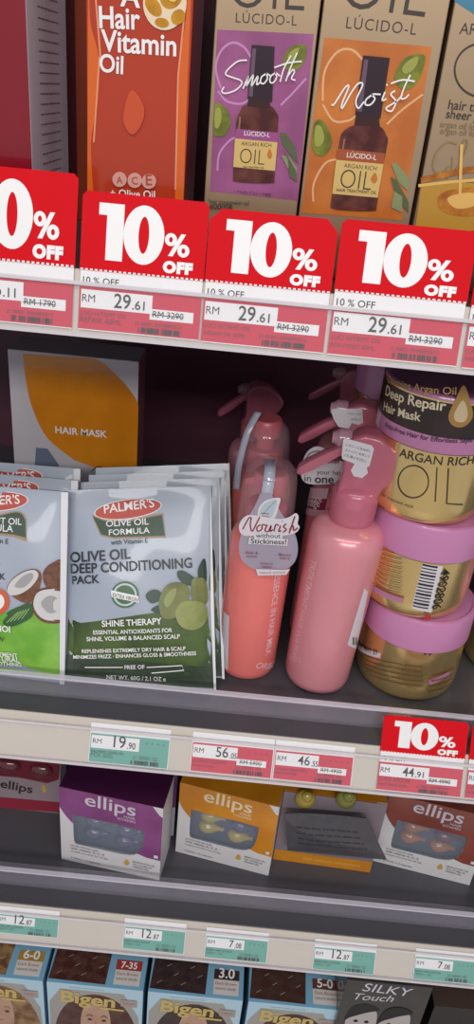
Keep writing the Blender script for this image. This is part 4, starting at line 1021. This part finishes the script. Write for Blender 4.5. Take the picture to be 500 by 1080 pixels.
# crimson carton lying at the left, capsules above
fm, w = carton_frame((-70, 846), (62, 858), Z3)
t = thing('capsule_carton', 'crimson carton at the far left of the lower shelf with wine red capsules', 'box', fm, 'capsule cartons on the lower shelf')
carton(t, w, 0.04, 0.085, [CARD, CARD, PNK])
p = Print(Flat(fm))
p.poly([(-70, 770), (64, 790), (63, 846), (-70, 836)], M('carton_taupe', '9a8a92', 0.35)); p.poly([(-70, 834), (62.5, 846), (62, 857), (-70, 846)], M('carton_rose_red', '93283c', 0.35))
p.poly([(-70, 780), (64, 800), (62, 822), (50, 826), (20, 820), (-70, 812)], PNK)
p.text('ellips', (0, 830), (34, 836.5), DK, bold=0.02); p.blob([(44, 832), (46, 827), (49, 832), (47, 836)], MATS['seal_gold_ink'])
p.build('front_print', t)
for px_, py_ in ((10, 806), (44, 811)):
    u, v = Flat(fm).px(px_, py_)
    b = bmesh.new(); add_ball(b, (u, -0.002, v), .012, .006, .009); obj('oil_capsule', b, CRD, t, True)
# amber carton with loose grey pouch
t, fm, w = capsule_carton((288, 905), (390, 919), 0.104, 0.042, ORA, 'amber carton behind the loose grey plastic pouch', (CYE, CGR, CYE, CYE), T_CREAM, ORA)
p = Print(Flat(fm), 0.0016, 0.00006); hw = w / 2
p.poly([(-hw, .012), (hw, .012), (hw, .104), (-hw, .104)], M('carton_dusky_back', '8c7f86', 0.4), False)
p.poly([(-hw, 0), (hw, 0), (hw, .0165), (-hw, .0165)], ORA, False); p.text('hair vitamin treatment', (-.02, .006), (.04, .006), M('ink_tan', 'e8b45c', 0.4), False)
p.build('blister_backing', t)
for qx, cm in ((322, CYE), (365, CGR)):
    fx, fz = Flat(fm).px(qx, 840); b = bmesh.new(); add_ball(b, (fx, -.003, fz), .0105, .007, .0115, 20); add_ball(b, (fx + .001, -.006, fz + .007), .006, .005, .006, 14)
    obj('oil_capsule', b, cm, t, True)
A = on_z(303, 899, Z3 + .012); B = on_z(402, 908, Z3 + .012)
ya = A.y - 0.004
A = on_y(303, 897, fm.translation.y - .012); B = on_y(408, 907, fm.translation.y - .022); C = on_y(301, 857, fm.translation.y - .012); D = on_y(386, 862, fm.translation.y - .014)
m = frame((A + B) / 2)
tp = thing('plastic_pouch', 'loose smoky grey plastic pouch leaning against the amber carton', 'pouch', m)
pt = Patch(m, A, B, C, D, 0.004); pouch(tp, pt, M('pouch_smoky_film', '57545a', 0.22, alpha=0.88, coat=0.7, var=0.4, nscale=90, bump=0.35, bscale=60))
p = Print(pt, 0.0002, 0.0001, slices=(.006, .006)); FAINT = M('pouch_faint_ink', '3e3c42', 0.4)
for k in range(4): p.small(0.12 * pt.W, (0.25 + k * .14) * pt.H, 0.85 * pt.W, 0.03 * pt.H, FAINT, 60 + k)
p.build('pouch_print', tp)

# ------------------------------------------------------------------ hair colour boxes on the bottom shelf
SKY = M('carton_sky_blue', '7fb0cc', 0.35, coat=0.2); SKYL = M('carton_pale_blue', 'b4d2e0', 0.35, coat=0.2); SKIN = M('portrait_skin_ink', 'c09a84', 0.4, hex2='b28a74', nscale=40)
GOLDT = M('ink_gold_letter', 'c9b068', 0.35); LIPS = M('portrait_lips_ink', '9c5a54', 0.4); VEIL = M('portrait_ground_ink', 'a5a09a', 0.4)
FB = on_y(100, 1043, 0.45).z
def colour_box(pl, pr, swatch, hair, no, label, nobg, variant=0):
    A = on_y(*pl, 0.452); B = on_y(*pr, 0.452)
    hgt = FB - Z4; w = B.x - A.x
    fm = frame(((A.x + B.x) / 2, 0.452, Z4 + 0.0004)); d = 0.062
    t = thing('hair_colour_box', label, 'box', fm, 'hair colour boxes on the bottom shelf')
    carton(t, w, d, hgt, [SKYL, SKY, SKY])
    SW = M('hair_swatch_' + no.replace('-', '_'), swatch, 0.22, coat=0.7, hex2=hair, nscale=120)
    HR = M('portrait_hair_' + no.replace('-', '_'), hair, 0.4, hex2=swatch, nscale=70)
    p = Print(Top(fm, hgt)); hw = w / 2
    p.poly([(-hw + .001, .004), (.10 * w, .003), (.12 * w, d - .003), (-hw + .004, d - .003)], SW, False)
    for k in range(6): p.line([(-.42 * w + k * .085 * w, .010 + .009 * (k * 2 % 3)), (-.37 * w + k * .085 * w, .013 + .009 * (k * 2 % 3))], .0005, M('swatch_glint_ink', 'b0a4a4', 0.3), False, 1)  # short pale dashes paint light glints onto the hair swatch
    p.poly([(.18 * w, .004), (.45 * w, .004), (.45 * w, .03), (.18 * w, .03)], M('label_cream', 'd8d2cc', 0.4), False)
    p.poly([(.18 * w, .0195), (.45 * w, .0195), (.45 * w, .03), (.18 * w, .03)], nobg, False)
    p.text(no, (.23 * w, .0215), (.40 * w, .0215), WHITE, False, bold=.02, asp=1.0)
    p.text('Dark Brown', (.2 * w, .014), (.42 * w, .014), LIPS, False); p.text('natural shade', (.2 * w, .009), (.42 * w, .009), GREY, False)
    p.build('top_print', t)
    p = Print(Flat(fm)); h = hgt
    p.text('PERMANENT CREAM HAIR COLOUR', (-.26 * w, h - .006), (.1 * w, h - .006), M('ink_teal_grey', '4a6a78', 0.4), False)
    # portrait panel
    p.poly([(-hw + .002, .01), (hw - .002, .01), (hw - .004, h - .05), (.30 * w, h - .009), (-.36 * w, h - .009), (-hw + .002, h - .035)], VEIL, False)
    p.blob([(-.40 * w, h - .13), (-.42 * w, h - .075), (-.27 * w, h - .032), (0.0, h - .014), (.27 * w, h - .028), (.43 * w, h - .07), (.44 * w, h - .13), (.1 * w, .012), (-.2 * w, .012)], HR, False)
    p.blob([(-.15 * w, h - .06), (-.10 * w, h - .035), (.0, h - .028), (.12 * w, h - .036), (.165 * w, h - .06), (.15 * w, h - .09), (.08 * w, h - .108), (0.01 * w, h - .113), (-.08 * w, h - .104), (-.145 * w, h - .085)], SKIN, False)
    for sx in (-1, 1):
        p.line([((.02 + sx * .045) * w, h - .0555), ((.02 + sx * .075) * w, h - .0525), ((.02 + sx * .11) * w, h - .0555)], .0014, HR, False)
        p.blob([((.02 + sx * .05) * w, h - .062), ((.02 + sx * .075) * w, h - .0597), ((.02 + sx * .1) * w, h - .062), ((.02 + sx * .075) * w, h - .0638)], DK, False)
    p.line([(.01 * w, h - .066), (-.005 * w, h - .077), (.02 * w, h - .08), (.045 * w, h - .078)], .0007, LIPS, False)
    p.blob([(-.035 * w, h - .092), (.0, h - .0895), (.02 * w, h - .091), (.04 * w, h - .0895), (.075 * w, h - .092), (.02 * w, h - .098)], LIPS, False)
    p.text('Bigen', (-.36 * w, h - .031), (.21 * w, h - .034), GOLDT, False, bold=.03, asp=1.05)
    p.poly([(.05 * w, h - .039), (.30 * w, h - .040), (.31 * w, h - .0365), (.06 * w, h - .0355)], GOLDT, False)
    p.poly([(.27 * w, h - .03), (.44 * w, h - .03), (.44 * w, h - .018), (.27 * w, h - .018)], M('label_taupe', 'a89a94', 0.4), False); p.text('NEW', (.30 * w, h - .026), (.41 * w, h - .026), LIPS, False)
    p.build('front_print', t)
    return t
BROWNL = M('label_brown', '6a4034', 0.4); REDL = M('label_red', 'a83c34', 0.4); BLKL = M('label_black', '40302e', 0.4)
colour_box((-57, 1022), (45, 1034), '6e4a30', 'a08058', '6-0', 'hair colour box with blond portrait at the lower left corner', M('label_mustard', 'b08a3c', 0.4))
colour_box((49, 1038), (151, 1049), '4c2824', '5c4038', '7-35', 'hair colour box with red 7-35 label on its top', REDL)
colour_box((156, 1046), (256, 1058), '3a2a2c', '463634', '3.0', 'hair colour box with dark 3.0 label on its top', BLKL)
colour_box((262, 1057), (362, 1069), '4a2e28', '4e3a34', '5-0', 'hair colour box right of the 3.0 box, dark hair portrait', BROWNL)
# black box at the right
A = on_y(366, 1034, 0.446); B = on_y(457, 1042, 0.446)
fm = frame(((A.x + B.x) / 2, 0.446, Z4 + 0.0004)); w = B.x - A.x; h = (A.z + B.z) / 2 - Z4
t = thing('hair_colour_box', 'black hair colour box reading Silky at the lower right', 'box', fm, 'hair colour boxes on the bottom shelf')
BK = M('carton_charcoal', '2c2a2a', 0.3, coat=0.4, hex2='383432', nscale=30); carton(t, w, .06, h, [BK, BK, BK])
p = Print(Flat(fm)); hw = w / 2
p.text('SILKY', (-.30 * w, h - .016), (.28 * w, h - .018), T_SILVER, False, bold=.0, shear=.15); p.text('Touch', (-.36 * w, h - .032), (.1 * w, h - .030), T_SILVER, False, shear=.3)
for cx, s_ in ((-.2, 1), (.2, 1)):
    p.blob([((cx - .19) * w, h - .075), ((cx - .16) * w, h - .052), (cx * w, h - .044), ((cx + .15) * w, h - .052), ((cx + .17) * w, h - .085), ((cx + .05) * w, h - .115), ((cx - .12) * w, h - .11)], M('portrait_pale_ink', 'b8b0ac', 0.4), False)
    p.blob([((cx - .21) * w, h - .07), ((cx - .16) * w, h - .046), (cx * w, h - .038), ((cx + .17) * w, h - .046), ((cx + .02) * w, h - .054), ((cx - .14) * w, h - .064)], BLACK, False)
    for sx in (-.07, .06): p.blob([((cx + sx - .03) * w, h - .07), ((cx + sx) * w, h - .067), ((cx + sx + .03) * w, h - .07), ((cx + sx) * w, h - .0725)], BLACK, False)
    p.blob([((cx - .04) * w, h - .095), (cx * w, h - .0925), ((cx + .04) * w, h - .095), (cx * w, h - .099)], LIPS, False)
p.build('front_print', t)
A = on_y(462, 1046, 0.47)
fm = frame((A.x + .05, 0.47, Z4 + .0004)); t = thing('hair_colour_box', 'very dark box at the lower right corner beside the black Silky box', 'box', fm, 'hair colour boxes on the bottom shelf')
carton(t, .096, .06, FB - Z4 - .008, [M('carton_near_black', '1f1a1c', 0.35, coat=0.3), M('carton_near_black', '1f1a1c'), M('carton_brown_top', '4a3a34', 0.4)])
p = Print(Flat(fm)); p.poly([(-.03, .02), (.03, .02), (.03, FB - Z4 - .04), (-.03, FB - Z4 - .04)], M('panel_brown', '4e3c36', 0.4), False); p.build('front_print', t)
